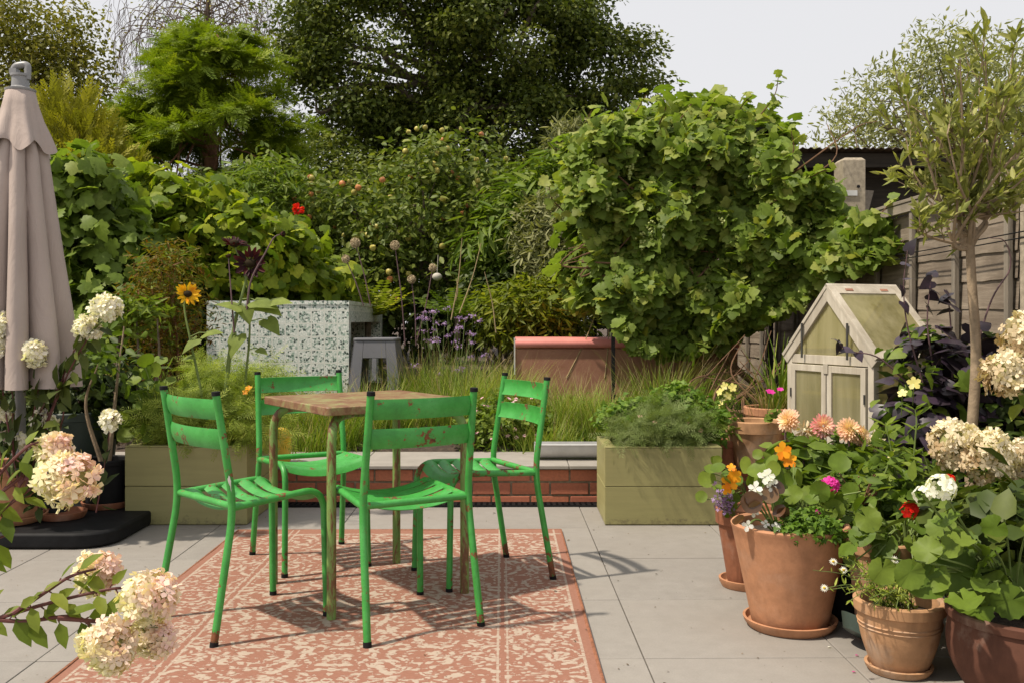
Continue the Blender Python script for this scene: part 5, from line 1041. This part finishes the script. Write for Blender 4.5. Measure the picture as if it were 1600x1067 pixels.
# ---- plants in the right planter and beside it
shrub('curry_plant', 'grey green feathery herb filling the middle of the right planter', 'plant', (.76, 5.1, .37), [pblob(1010, 672, 5.05, 40, 22, .16), pblob(1060, 668, 5.05, 45, 24, .18), pblob(1030, 655, 5.25, 50, 25, .15), pblob(985, 680, 5.0, 20, 14, .1)], 'curry', FEATHER2, 130, 14, .05, .085, 300, bark='stem', r0=.003, stems=12, droop=-.6, up=.5, inner=.2, zmin=.36, t0=.55)
shrub('parsley_plant', 'bright green curled herb spilling over the back of the right planter', 'plant', (.9, 5.25, .37), [pblob(1090, 650, 5.25, 40, 32, .16), pblob(1055, 628, 5.35, 45, 26, .15), pblob(1110, 670, 5.15, 25, 26, .1), pblob(970, 650, 5.3, 28, 18, .12), pblob(1000, 640, 5.35, 30, 16, .1)], 'parsley', LOBE3, 190, 16, .045, .03, 304, bark='stem', r0=.003, stems=12, inner=.2, zmin=.36, t0=.6)
t = thing('pink_yarrow', 'few small pink blooms on thin stems in the right planter', 'flower', (.8, 5.1, .37)); q = MB()
for k, (px, py) in enumerate([(1000, 650), (1023, 659), (1044, 663), (1075, 660), (1066, 668), (1095, 672)]): c = at(px, py, 5.02); small_flower(ROUNDPETAL, c, 6, .014, 'pinkd', t, 310+k); q.tube([c, c+Vector((.01, .03, -.09))], .002, 4)
q.build('stems', M['stem'], t, world=True)
grass('spiky green iris leaves in the pot on the wall beside the greenhouse', 1195, 5.82, .52, 60, 320, 'greengrass', .05, .22, .25, None, .016, 'iris_plant', False, Vector((1.60, 5.82, .48)))
grass('straw coloured wisps of dead grass in the wide pot on the wall', 1170, 5.8, .36, 160, 321, 'drygrass', .06, .6, .6, None, .003, 'dry_grass', False, Vector((1.56, 5.80, .47)))
t = thing('snapdragon_plant', 'straggly plant with pale yellow bells in the old banded pot', 'plant', (1.34, 5.45, .43)); q = MB()
for k, (px, py) in enumerate([(1125, 612), (1137, 618), (1132, 603), (1120, 640), (1145, 605), (1118, 660), (1128, 628)]):
    c = at(px, py, 5.35); q.tube(curve([(1.33, 5.45, .44), Vector((1.30, 5.42, .50)).lerp(c, .4), c], 4), .0028, 4); small_flower(ROUNDPETAL, c, 5, .026, 'cream', t, 325+k, (-.6, -.5, .3))
q.build('stems', M['stem'], t, world=True); r = rng(326); P = np.array([at(r.uniform(1112, 1150), r.uniform(600, 690), 5.38) for _ in range(46)]); L = LV(); leaves(SLIM, P, r.normal(size=P.shape), r.normal(0, .5, 46), .07, 327, L=L, t0=.7); L.build('foliage', M['mid'], t)
t = thing('pink_geranium', 'two magenta pink blooms on thin stems in front of the wide pot on the wall', 'flower', (1.42, 5.4, .44)); q = MB()
for k, (px, py) in enumerate([(1204, 612), (1219, 608)]): c = at(px, py, 5.3); small_flower(ROUNDPETAL, c, 6, .03 if k == 0 else .02, 'magenta', t, 330+k); q.tube(curve([c, c+Vector((.0, .05, -.10)), (1.42, 5.42, .44)], 4), .0025, 4)
q.build('stems', M['stem'], t, world=True); L = LV(); P = np.array([at(1207+a, 642+b, 5.3) for a, b in ((-6, 0), (6, 6), (0, 10), (-12, 8), (8, -4))]); L.add(KIDNEY, P, rng(3).normal(size=(5, 3)), np.array([[0, -.6, .8]]*5), .05, .6); L.build('foliage', M['mid'], t)
t = thing('dead_stems', 'bare brown vine stems tangled beside the pots on the wall', 'stem', (1.3, 6.2, .2)); q = MB(); r = rng(333)
for k in range(20): a = at(r.uniform(1080, 1230), r.uniform(620, 680), 6.2); q.tube(curve([a, a+Vector((r.uniform(-.2, .2), .1, r.uniform(.05, .25))), a+Vector((r.uniform(-.35, .35), .2, r.uniform(.1, .5)))], 5), [.008, .005, .003], 5)
q.tube(curve([at(1080, 632, 6.3), at(1120, 640, 6.2), at(1180, 645, 6.1)], 6), [.016, .011], 7); q.build('stems', M['vinewood'], t, world=True)

# ---- hydrangeas
def hyd_head(c, ax, rad, ln, n, mt, parent, seed, fs=.02, sparse=False, tlo=.15, thi=.95, pinkdir=None):
    """cone shaped flower head: four petalled florets over a bumpy cone, axis ax"""
    r = rng(seed); ax = nrm(np.array(ax, float)); u = nrm(np.cross(ax, [.31, .9, .2])); v = np.cross(ax, u); c = np.array(c, float)
    z = r.beta(1.3, 1.5, n); a = r.uniform(0, 6.283, n); prof = np.sqrt(np.clip(1-(z*1.02)**2.2, 0.02, 1))*(.72+.28*np.clip(z*4, 0, 1)); bum = 1+.12*np.sin(a*3+z*7+seed)+.08*np.sin(a*7-z*11)
    rr = rad*prof*bum*r.uniform(.78 if not sparse else .4, 1.05, n); O = np.cos(a)[:, None]*u+np.sin(a)[:, None]*v
    P = c+ax*((z-.35)*ln)[:, None]+O*rr[:, None]; N = nrm(O*(1.1-z*.7)[:, None]+ax*(z-.15)[:, None]*1.1+r.normal(0, .28, (n, 3))); pd = np.array(pinkdir if pinkdir is not None else [.8, -.2, .5])
    tt = tlo+(thi-tlo)*np.clip(.5+.42*(nrm(P-c)@nrm(pd))+r.normal(0, .16, n), 0, 1)
    L = LV(); L.add(FLORET, P, nrm(r.normal(size=(n, 3))), N, fs*r.uniform(.75, 1.25, n), tt)
    o = L.build('flower_head', M[mt], parent)
    q = MB(); q.ball(c+ax*ln*.08, min(rad, ln*.5)*.62, 12, 8)
    for k in range(10): p = P[k]; q.tube([Vector(c-ax*ln*.3), Vector(p)], .0016, 4, cap=False)
    q.build('flower_core', M['hydcore'], o, world=True) if not sparse else q.build('flower_stalks', M['redstem'], o, world=True)
    return o
M['hydcore'] = plain('pale_green_flower_core', (.30, .30, .12), .8, .1, .3, 40, .2)
def leafy_branch(q, L, pts, Y, n, ls, seed, r0=.005, t0=.55):
    r = rng(seed); c = curve([at(*p, Y+(d if not hasattr(Y, '__len__') else 0)) for p, d in zip(pts, np.linspace(0, .06, len(pts)))], 10); q.tube(c, [r0, r0*.75, r0*.5], 7); m = len(c)
    for k in range(n):
        i = int((.06+.9*k/n)*(m-1)); tdir = nrm(np.array(c[min(i+1, m-1)]-c[max(i-1, 0)])); side = np.array([0, 0, 1.0]) if k % 2 == 0 else np.array([.0, -.5, -.9]); d = nrm(tdir*.75+side*.75+r.normal(0, .22, 3)); p = np.array(c[i]); pe = p+d*ls*.22
        q.tube([p, pe], .0016, 4, cap=False); L.add(BROAD if ls > .1 else LEAF, pe[None], nrm(d+np.array([0, 0, -.28]))[None], nrm(np.array([-.25, -.75, .75])+r.normal(0, .4, 3))[None], ls*r.uniform(.7, 1.25), np.clip(r.normal(t0, .2), 0, 1))
    return c
M['hydleaf'] = leafmat('hydrangea_leaf', (.045, .075, .018), (.085, .125, .028), (.145, .175, .045), .4, .5, .35)
def hyd_branch(label, Y, branches, heads, base, seed, ls=.07, mt='hyd', nm='hydrangea_branch', lm='hydleaf', group='hydrangea stems reaching in from the left', fs=.02):
    t = thing(nm, label, 'hydrangea', base, group=group); q = MB(); L = LV()
    for k, (pts, n) in enumerate(branches): leafy_branch(q, L, pts, Y, n, ls, seed+k)
    q.build('stem', M['redstem'], t, world=True); L.build('leaves', M[lm], t)
    for k, (px, py, rp, lp, ax, dy) in enumerate(heads):
        Yh = Y+dy; s = Yh/F_PX; hyd_head(at(px, py, Yh), ax, rp*s, lp*s, int(210*(rp/50)**1.2)+60, mt, t, seed+20+k, fs)
    return t
hyd_branch('lower hydrangea spray with four fat pink and cream heads reaching over the paving', 1.95,
    [([(-60, 985), (20, 958), (90, 938), (170, 920), (205, 918)], 13), ([(-60, 960), (30, 970), (110, 962), (140, 975), (165, 1000)], 12), ([(20, 958), (70, 925), (110, 900), (150, 888)], 8), ([(90, 965), (150, 970), (190, 975), (230, 985)], 5)],
    [(152, 895, 30, 62, (.75, -.3, .55), .12), (230, 935, 39, 88, (.75, -.35, .25), .0), (166, 1005, 38, 82, (.55, -.4, -.55), -.04), (234, 992, 32, 66, (.65, -.3, -.35), .06)], at(-60, 985, 1.95), 400, .055, fs=.0145)
hyd_branch('upper hydrangea spray with one big pink head in front of the left terracotta pot', 2.15,
    [([(-60, 860), (0, 800), (45, 765), (75, 740)], 9), ([(-60, 815), (0, 740), (40, 700), (60, 690)], 6), ([(-40, 800), (20, 755), (50, 730)], 6), ([(-60, 890), (-20, 850), (10, 835)], 4)],
    [(104, 750, 41, 88, (.9, -.3, .1), 0), (85, 706, 25, 44, (.6, 0, .75), .08)], at(-60, 860, 2.15), 430, .058, fs=.0165)
M['darkhyd'] = leafmat('dark_hydrangea_leaf', (.015, .028, .012), (.035, .05, .018), (.075, .095, .03), .2, .45, .4)
hyd_branch('dark leaved hydrangea shrub with cream heads in the terracotta pot by the parasol', 4.45,
    [([(30, 760), (50, 660), (60, 600), (55, 560)], 12), ([(30, 760), (80, 640), (110, 560), (140, 510)], 14), ([(30, 760), (10, 650), (0, 560), (5, 505)], 12), ([(40, 760), (90, 620), (130, 540), (165, 495)], 14), ([(30, 760), (70, 700), (75, 650), (70, 630)], 10), ([(30, 760), (20, 690), (20, 620), (10, 590)], 12), ([(40, 750), (60, 650), (95, 600), (100, 590)], 12), ([(20, 760), (-10, 680), (-30, 600), (-30, 560)], 12), ([(40, 750), (90, 680), (100, 620), (90, 570)], 12)],
    [(167, 483, 22, 32, (.3, -.6, .8), 0), (138, 514, 18, 28, (.1, -.5, .8), .05), (52, 553, 20, 32, (.3, -.6, .7), 0), (5, 510, 20, 34, (0, -.5, .8), .0), (-5, 540, 22, 34, (0, -.5, .8), 0)], (-2.46, 4.62, .33), 460, .10, 'hydw', 'hydrangea_shrub', 'darkhyd', None, .024)
t = thing('lacecap_hydrangea', 'twiggy shrub with small open white flower clusters beside the left planter', 'hydrangea', (-2.12, 5.0, .30)); q = MB(); L = LV()
hh = [(172, 656, 15), (66, 655, 16), (35, 690, 10), (50, 705, 9), (8, 645, 10), (80, 662, 10)]
for k, (px, py, rp) in enumerate(hh): leafy_branch(q, L, [(150 if px > 90 else 60, 800), ((150+px)/2 if px > 90 else 60, 740), (px, py+12)], 4.55, 11, .08, 480+k, .004, .35)
q.build('stems', M['redstem'], t, world=True); L.build('foliage', M['darkhyd'], t)
for k, (px, py, rp) in enumerate(hh): hyd_head(at(px, py, 4.5), (.1, -.6, .8), rp*4.5/1500, rp*1.5*4.5/1500, 16+rp*2, 'hydw', t, 490+k, .026, True)
shrub('dark_shrub', 'dark leafy shrub filling the shade behind the hydrangea pot', 'shrub', (-2.42, 5.35, .5), [pblob(90, 610, 5.3, 100, 70, .2), pblob(20, 640, 5.4, 80, 80, .2), pblob(180, 620, 5.5, 60, 60, .2)], 'dark', LEAF, 130, 14, .10, .07, 500, t0=.35, r0=.01)
shrub('bare_shrub', 'crooked pale stemmed shrub rising beside the parasol foot', 'shrub', (-2.2, 5.0, .28), [pblob(150, 560, 5.0, 40, 30, .12), pblob(190, 520, 5.1, 26, 20, .1)], 'mid', LEAF, 18, 8, .06, .06, 505, bark='olivebark', stems=2, r0=.014)

# right side hydrangea: cream heads, some faded
hyd_branch('hydrangea with cream heads and one browning head at the right edge below the olive', 3.15,
    [([(1640, 900), (1630, 760), (1600, 640), (1580, 600)], 9), ([(1620, 900), (1590, 800), (1560, 745), (1545, 720)], 9), ([(1620, 900), (1560, 800), (1510, 740), (1490, 715)], 8), ([(1640, 900), (1650, 800), (1640, 740), (1620, 720)], 8)],
    [(1572, 585, 36, 62, (-.35, -.5, .6), 0), (1600, 528, 34, 66, (-.2, -.4, .8), .05), (1490, 693, 38, 62, (-.6, -.4, .5), .02), (1545, 712, 42, 70, (-.1, -.7, .4), -.05), (1602, 720, 34, 60, (.2, -.6, .5), 0)], (1.72, 3.15, .2), 520, .09, 'hydb', 'hydrangea_shrub', 'hydleaf', None, .0185)

# ---- sweet potato vine (purple) against the fence
t = thing('purple_vine', 'dark purple heart leaved vine climbing beside the greenhouse', 'vine', (1.95, 4.45, .2)); r = rng(540); q = MB(); L = LV(); L2 = LV()
pb_ = [pblob(1465, 560, 4.35, 50, 70, .2), pblob(1435, 630, 4.3, 45, 60, .18), pblob(1510, 600, 4.4, 50, 80, .2), pblob(1450, 690, 4.3, 80, 80, .22), pblob(1540, 700, 4.3, 60, 80, .2)]
P, O, ct = clumps(pb_, 108, 5, .06, 541, inner=.5); leaves(HEART, P, O, ct, .086, 542, out=.7, up=.7, jit=.45, droop=.9, L=L)
P, O, ct = clumps(pb_, 60, 6, .06, 543, inner=.6); leaves(HEART, P, O, ct, .055, 544, out=.7, up=.7, jit=.45, droop=.9, L=L2)
for k, pts in enumerate([[(1455, 640), (1420, 520), (1412, 450), (1418, 392)], [(1470, 640), (1450, 520), (1452, 460), (1456, 430)], [(1500, 640), (1545, 480), (1578, 420), (1570, 378), (1545, 372)], [(1440, 620), (1375, 560), (1325, 548), (1305, 530)], [(1490, 640), (1486, 520), (1482, 470), (1480, 455)], [(1440, 720), (1440, 620), (1480, 540)]]):
    c = curve([at(*p, 4.3) for p in pts], 8); q.tube(c, [.005, .003, .0015], 6)
    if k != 2:
        idx = np.linspace(len(c)*.55, len(c)-1, 5).astype(int); Pk = np.array([c[i] for i in idx]); leaves(HEART, Pk, r.normal(size=Pk.shape)+[0, -.7, .2], r.normal(0, .5, 5), .06, 545+k, L=L)
q.build('stems', M['purplestem'], t, world=True); L.build('purple_leaves', M['purple'], t); L2.build('green_leaves', M['mid'], t)
t2 = thing('yellow_thunbergia', 'pale yellow star flowers on a twining stem among the purple leaves', 'flower', at(1430, 640, 4.15)); q = MB()
for k, (px, py, s) in enumerate([(1428, 598, .030), (1410, 614, .024), (1395, 706, .02), (1390, 718, .02)]): c = at(px, py, 4.1); small_flower(ROUNDPETAL, c, 5, s, 'cream', t2, 550+k); q.tube([c, c+Vector((.02, .06, -.10))], .002, 4)
q.build('stems', M['stem'], t2, world=True)

# ---- plants in the right hand pots
def dahlia(px, py, Y, rr, N, mt, parent, seed):
    r = rng(seed); N = nrm(np.array(N, float)); u = nrm(np.cross(N, [.2, .1, 1])); v = np.cross(N, u); c = np.array(at(px, py, Y)); L = LV()
    for ring in range(7):
        n = [20, 19, 17, 15, 12, 9, 6][ring]; a = np.linspace(0, 6.283, n, endpoint=False)+ring*.17+r.normal(0, .05, n); R_ = np.cos(a)[:, None]*u+np.sin(a)[:, None]*v; tl = [-.35, -.1, .15, .45, .8, 1.3, 2.4][ring]; l = [.72, .74, .72, .62, .50, .40, .3][ring]
        L.add(PETAL, c+R_*rr*.10+N*rr*(-.10+ring*.05), R_+N*tl, N-R_*tl*.5, rr*l*1.25*r.uniform(.88, 1.1, n), np.clip(.15+ring*.13+r.normal(0, .12, n), 0, 1))
    L.build('flower', M[mt], parent)
t = thing('dahlia_plant', 'dahlia with peach and pink double blooms rising behind the big terracotta pot', 'dahlia', (1.12, 3.85, .28)); q = MB(); L = LV(); r = rng(560)
for k, (px, py, rr, N, mt) in enumerate([(1231, 656, .049, (-.75, -.45, .2), 'dahlia'), (1286, 665, .049, (.05, -.95, .2), 'pinkd'), (1326, 671, .052, (.1, -.8, .45), 'dahlia'), (1344, 680, .045, (.5, -.75, .2), 'dahlia')]):
    dahlia(px, py, 3.8, rr, N, mt, t, 561+k); c = at(px, py, 3.83); q.tube(curve([(1.12+.02*k, 3.85, .28), Vector((1.13+.02*k, 3.86, .42)), c+Vector((0, .03, -.10)), c+Vector((0, .02, -.01))], 6), [.006, .004], 6)
for k, (px, py) in enumerate([(1258, 672), (1366, 688)]):
    L3 = LV(); petals_ball(L3, at(px, py, 3.84), .036, 60, 570+k, PETAL); L3.build('withered_flower', M['hydb'], t); c = at(px, py, 3.84); q.tube([c, c+Vector((0, .02, -.15))], .004, 5)
q.build('stems', M['purplestem'], t, world=True)
P, O, ct = clumps([pblob(1290, 715, 3.85, 75, 30, .14), pblob(1350, 715, 3.85, 55, 35, .14), pblob(1250, 725, 3.8, 40, 25, .1), pblob(1310, 740, 3.8, 90, 30, .14)], 80, 7, .06, 572, inner=.3); leaves(LEAF, P, O, ct, .085, 573, L=L, out=.6, droop=.4); L.build('foliage', M['mid'], t)
t = thing('nasturtium_plant', 'nasturtium with large round leaves and orange flowers above the slim brown pot', 'plant', (.95, 3.75, .28), group='nasturtiums with round leaves'); r = rng(580); L = LV(); q = MB()
spots = [(1090, 745, .075), (1100, 735, .055), (1120, 725, .06), (1160, 718, .07), (1185, 725, .085), (1140, 745, .06), (1105, 780, .05), (1150, 770, .06), (1190, 745, .06), (1215, 720, .06), (1240, 735, .07), (1175, 780, .055), (1130, 790, .06), (1245, 758, .11), (1300, 735, .085), (1205, 715, .07), (1225, 745, .055), (1150, 795, .06), (1165, 745, .05), (1135, 765, .05)]
for k in range(26): spots.append((r.uniform(1110, 1310), r.uniform(715, 800), r.uniform(.035, .065)))
for k, (px, py, s) in enumerate(spots):
    Yk = (3.62 if px < 1215 else 3.45)+r.uniform(-.12, .12); p = at(px, py, Yk); L.add(ROUND, np.array(p)[None], r.normal(size=(1, 3)), nrm(r.normal(0, .35, 3)+np.array([-.25, -.75, .65]))[None], s*.95, r.uniform(.35, .95)); b = Vector((.95, 3.75, .28)) if px < 1215 else Vector((1.0, 3.42, .32)); q.tube(curve([b, b.lerp(p, .5)+Vector((0, 0, .05)), p], 4), .002, 4, cap=False)
L.build('foliage', M['mid'], t); q.build('stems', M['stem'], t, world=True)
for k, (px, py, s) in enumerate([(1141, 752, .034), (1148, 742, .03), (1136, 762, .026), (1223, 704, .036), (1232, 718, .034), (1143, 730, .018)]): small_flower(ROUNDPETAL, at(px, py, 3.5), 5, s, 'orange', t, 585+k, (.1, -.9, .3))
t = thing('catmint_plant', 'sprig of tiny lilac florets at the rim of the slim brown pot', 'plant', (.87, 3.72, .28)); q = MB(); L = LV(); r = rng(590)
for k in range(7): a = Vector((.87, 3.72, .28)); e = at(r.uniform(1112, 1140), r.uniform(755, 790), 3.6); q.tube([a, a.lerp(e, .5), e], .002, 4); P = np.array([np.array(a.lerp(e, u)) for u in r.uniform(.4, 1.05, 24)])+r.normal(0, .006, (24, 3)); L.add(FLORET, P, r.normal(size=(24, 3)), r.normal(size=(24, 3)), .007, r.random(24))
q.build('stems', M['stem'], t, world=True); L.build('florets', M['lilac'], t)
t = thing('begonia_plant', 'begonia with white blooms and bronze leaves at the front of the big smooth pot', 'plant', (.88, 3.22, .33)); q = MB(); r = rng(600); L = LV()
for k, (px, py, s) in enumerate([(1196, 745, .030), (1205, 750, .024), (1180, 762, .026), (1172, 775, .024), (1168, 787, .022), (1183, 770, .022), (1205, 760, .02), (1168, 820, .022), (1196, 818, .018), (1218, 826, .024), (1212, 822, .02), (1178, 800, .02), (1200, 742, .024)]):
    c = at(px, py, 3.18); small_flower(ROUNDPETAL, c, 4, s*.95, 'white', t, 601+k, (-.1, -.8, .4)); q.tube(curve([(.9, 3.24, .32), Vector((.9, 3.24, .32)).lerp(c, .6)+Vector((0, .02, .03)), c], 4), .0035, 5)
q.build('stems', M['stem'], t, world=True)
bl = [(1182, 768, .075), (1206, 765, .05), (1218, 770, .06), (1160, 805, .045), (1232, 835, .05), (1190, 795, .05), (1222, 790, .045), (1170, 790, .04), (1212, 808, .05)]
for px, py, s in bl: L.add(ROUND, np.array(at(px, py, 3.17))[None], r.normal(size=(1, 3)), nrm(r.normal(0, .5, 3)+np.array([0, -.7, .6]))[None], s, r.uniform(.1, .9))
L.build('foliage', M['bronze2'] if 'bronze2' in M else M['bronze'], t)
shrub('parsley_plant', 'curly parsley at the front rim of the big smooth pot', 'plant', (1.0, 3.2, .33), [pblob(1262, 820, 3.18, 36, 18, .07), pblob(1285, 832, 3.16, 28, 12, .05), pblob(1240, 830, 3.16, 20, 10, .04)], 'parsley', LOBE3, 110, 18, .022, .018, 620, bark='stem', r0=.002, stems=10, inner=.1, t0=.5)
def cluster(px, py, Y, rr, n, s, mt, parent, seed):
    r = rng(seed); c = np.array(at(px, py, Y)); d = nrm(r.normal(size=(n, 3))+[0, -.5, .5]); L = LV()
    for k in range(n):
        N = d[k]; u = nrm(np.cross(N, [.3, .2, 1])); v = np.cross(N, u); a = np.linspace(0, 6.28, 5, endpoint=False)+r.random(); D = np.cos(a)[:, None]*u+np.sin(a)[:, None]*v+N*.15; L.add(ROUNDPETAL, c+N*rr+0*D, D, N+0*D, s*r.uniform(.85, 1.15), np.clip(r.normal(.5, .25, 5), 0, 1))
    return L.build('flower_head', M[mt], parent)
def geranium(label, base, heads, leavespots, Y, seed, lm='mid', group='geraniums in the right hand pots'):
    t = thing('geranium_plant', label, 'geranium', base, group=group); r = rng(seed); q = MB(); L = LV(); b = Vector(base)
    for k, (px, py, rr, n, s, mt) in enumerate(heads): cluster(px, py, Y-.05, rr, n, s, mt, t, seed+k); c = at(px, py, Y-.04); q.tube(curve([b, b.lerp(c, .5)+Vector((0, .02, .02)), c], 6), [.005, .003], 6)
    for (px, py, s) in leavespots: p = at(px, py, Y+r.uniform(-.1, .1)); L.add(KIDNEY, np.array(p)[None], nrm(r.normal(size=(1, 3))+[0, 0, -.6]), nrm(r.normal(0, .35, 3)+np.array([-.3, -.7, .6]))[None], s, r.uniform(.25, .8)); q.tube(curve([b, b.lerp(p, .5)+Vector((0, 0, .04)), p], 4), .0028, 5, cap=False)
    q.build('stems', M['stem'], t, world=True); L.build('foliage', M[lm], t); return t
r = rng(640)
geranium('magenta geranium with spent seed stalks in the back of the big smooth pot', (1.03, 3.35, .32), [(1298, 757, .026, 15, .017, 'magenta'), (1291, 788, .006, 3, .012, 'magenta'), (1278, 800, .006, 3, .012, 'magenta'), (1283, 756, .012, 5, .014, 'magenta')], [(r.uniform(1225, 1345), r.uniform(765, 845), r.uniform(.035, .075)) for _ in range(44)], 3.32, 641)
geranium('red geranium between the big smooth pot and the corner pot', (1.28, 3.12, .30), [(1421, 797, .020, 9, .020, 'red'), (1483, 750, .015, 6, .014, 'red'), (1436, 848, .005, 2, .010, 'red'), (1350, 848, .008, 4, .011, 'palepink')], [(r.uniform(1330, 1470), r.uniform(790, 905), r.uniform(.04, .085)) for _ in range(50)], 3.10, 650)
geranium('white geranium with big round leaves above the dark glazed pot', (1.42, 2.72, .22), [(1470, 763, .034, 18, .020, 'white'), (1440, 772, .018, 6, .016, 'white')], [(1462, 885, .115), (1530, 915, .125), (1510, 838, .09), (1465, 838, .085), (1555, 860, .11), (1430, 875, .08), (1490, 930, .12), (1575, 900, .11), (1545, 945, .11), (1600, 880, .1), (1480, 800, .08), (1415, 905, .07), (1380, 870, .075), (1590, 950, .1)]+[(r.uniform(1440, 1620), r.uniform(800, 930), r.uniform(.06, .1)) for _ in range(20)], 2.62, 660)
t = thing('spent_blooms', 'brown spent flower stalks fanned out beside the magenta geranium', 'flower', at(1345, 800, 3.45)); q = MB(); r = rng(670); c = at(1345, 790, 3.4)
for k in range(34): q.tube([c, c+Vector((r.uniform(-.09, .09), r.uniform(-.05, .03), r.uniform(.02, .12)))], [.0012, .0028], 4)
q.tube([c, (1.2, 3.4, .2)], .004, 5); q.build('stalks', M['redbark'], t, world=True)
shrub('leafy_plants', 'mixed green foliage crowding between the dahlias and the white hydrangea', 'plant', (1.45, 3.35, .05), [pblob(1390, 770, 3.5, 60, 45, .15), pblob(1450, 800, 3.4, 70, 45, .2), pblob(1400, 830, 3.3, 60, 45, .15), pblob(1350, 800, 3.5, 50, 50, .15), pblob(1540, 800, 3.3, 80, 70, .2)], 'mid', LEAF, 150, 11, .07, .062, 680, bark='stem', stems=14, r0=.004, t0=.5)
shrub('leafy_plants', 'broad dark leaves in shade below the cream hydrangea', 'plant', (1.6, 2.95, .15), [pblob(1570, 830, 2.9, 70, 60, .15), pblob(1600, 900, 2.85, 60, 60, .15), pblob(1530, 880, 2.95, 50, 50, .12)], 'dark', BROAD, 60, 7, .08, .085, 684, bark='stem', stems=8, r0=.004, t0=.7)
t = thing('tall_weed', 'upright green stems with whorled narrow leaves in front of the greenhouse corner', 'plant', (1.38, 3.6, .2)); q = MB(); L = LV(); r = rng(690)
for pts in ([(1430, 800), (1428, 720), (1432, 660), (1430, 640)], [(1415, 800), (1400, 740), (1390, 690), (1385, 665)], [(1360, 790), (1390, 720), (1395, 690)], [(1450, 800), (1455, 750), (1440, 700)]):
    c = curve([at(*p, 3.45) for p in pts], 8); q.tube(c, [.004, .002], 6)
    for i in range(4, len(c), 5):
        for a in (0, 2.1, 4.2): a += r.random(); L.add(SLIM, np.array(c[i])[None], np.array([[math.cos(a), math.sin(a), .55]]), np.array([[0, -.3, 1.]]), r.uniform(.05, .085), r.uniform(.5, 1))
q.build('stems', M['stem'], t, world=True); L.build('leaves', M['mid'], t)
t = thing('trailing_daisy', 'trailing fleabane with tiny white daisies spilling over the ridged pot', 'plant', (1.15, 2.88, .19)); q = MB(); L = LV(); r = rng(700); ends = [(1302, 877, 1), (1318, 890, 1), (1288, 918, 1), (1290, 921, 0), (1398, 874, 1), (1312, 866, 0), (1270, 890, 0), (1325, 940, 0), (1430, 940, 0), (1345, 925, 0), (1360, 945, 0), (1400, 950, 0), (1330, 905, 0), (1380, 930, 0), (1420, 950, 0), (1340, 880, 0)]+[(r.uniform(1320, 1440), r.uniform(895, 955), 0) for _ in range(22)]
for k, (px, py, f) in enumerate(ends):
    e = at(px, py, 2.76+r.uniform(-.03, .08)); b = Vector((1.15+r.uniform(-.06, .06), 2.86, .19)); c = curve([b, b.lerp(e, .5)+Vector((0, -.01, .04)), e], 6); q.tube(c, [.0016, .001], 4, cap=False)
    n = 16; P = np.array([c[int(i)] for i in r.uniform(0, len(c)-1, n)]); L.add(SLIM, P, nrm(r.normal(size=(n, 3))+[0, 0, .4]), r.normal(size=(n, 3))+[0, -.4, .8], r.uniform(.014, .03, n), r.uniform(.3, 1, n))
    if f: small_flower(SLIM, e, 14, .0125, 'white', t, 701+k, (-.3, -.7, .5), 'daisy'); d = MB(); d.ball(e+Vector((-.001, -.003, .002)), .0042, 8, 5, .7); d.build('daisy_eye', M['disk2'], t, world=True)
q.build('stems', M['stem'], t, world=True); L.build('leaves', M['feather'], t)
# dark filler foliage along the fence foot so the corner reads as deep planting
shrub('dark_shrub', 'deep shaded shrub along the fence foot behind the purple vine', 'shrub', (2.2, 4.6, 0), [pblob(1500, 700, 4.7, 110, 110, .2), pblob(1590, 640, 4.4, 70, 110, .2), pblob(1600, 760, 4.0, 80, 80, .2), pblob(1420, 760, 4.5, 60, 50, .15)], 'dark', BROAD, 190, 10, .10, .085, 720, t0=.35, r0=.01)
t = saucer('terracotta shard of a saucer lying under the dark glazed pot', (1.30, 2.60, .001), .05, M['terra'], .02); 
# fallen petals
for k, (px, py) in enumerate([(1336, 1025), (1331, 1051), (1293, 1012)]):
    q = LV(); q.add(ROUNDPETAL, np.array(gnd(px, py))[None]+[0, 0, .004], np.array([[1., .4, 0]]), np.array([[0, 0, 1.]]), .013, .5); tag(q.build('fallen_petal', M['magenta' if k < 2 else 'white']), ['magenta petal fallen on the paving between the front pots', 'magenta petal fallen on the paving nearest the viewer', 'white petal fallen beside the big saucer'][k], 'petal', 'fallen petals')
# ---- crumbs and leaf litter on the paving and the rug
L = LV(); r = rng(800); n = 420; X_ = r.uniform(-2.2, 1.6, n); Y_ = r.uniform(2.5, 5.4, n); P = np.stack([X_, Y_, np.where((X_ > -1.35) & (X_ < .26) & (Y_ < 4.78), .0125, .0035)], 1)
L.add(LEAF, P, nrm(r.normal(size=(n, 3))*[1, 1, .05]), np.array([0, 0, 1.])+r.normal(0, .15, (n, 3)), r.uniform(.003, .011, n)*np.where(r.random(n) < .07, 2.2, 1), r.random(n)); tag(L.build('leaf_litter', M['litter'], None), 'tiny dry crumbs and leaf scraps scattered over rug and paving', 'litter', kind='stuff')
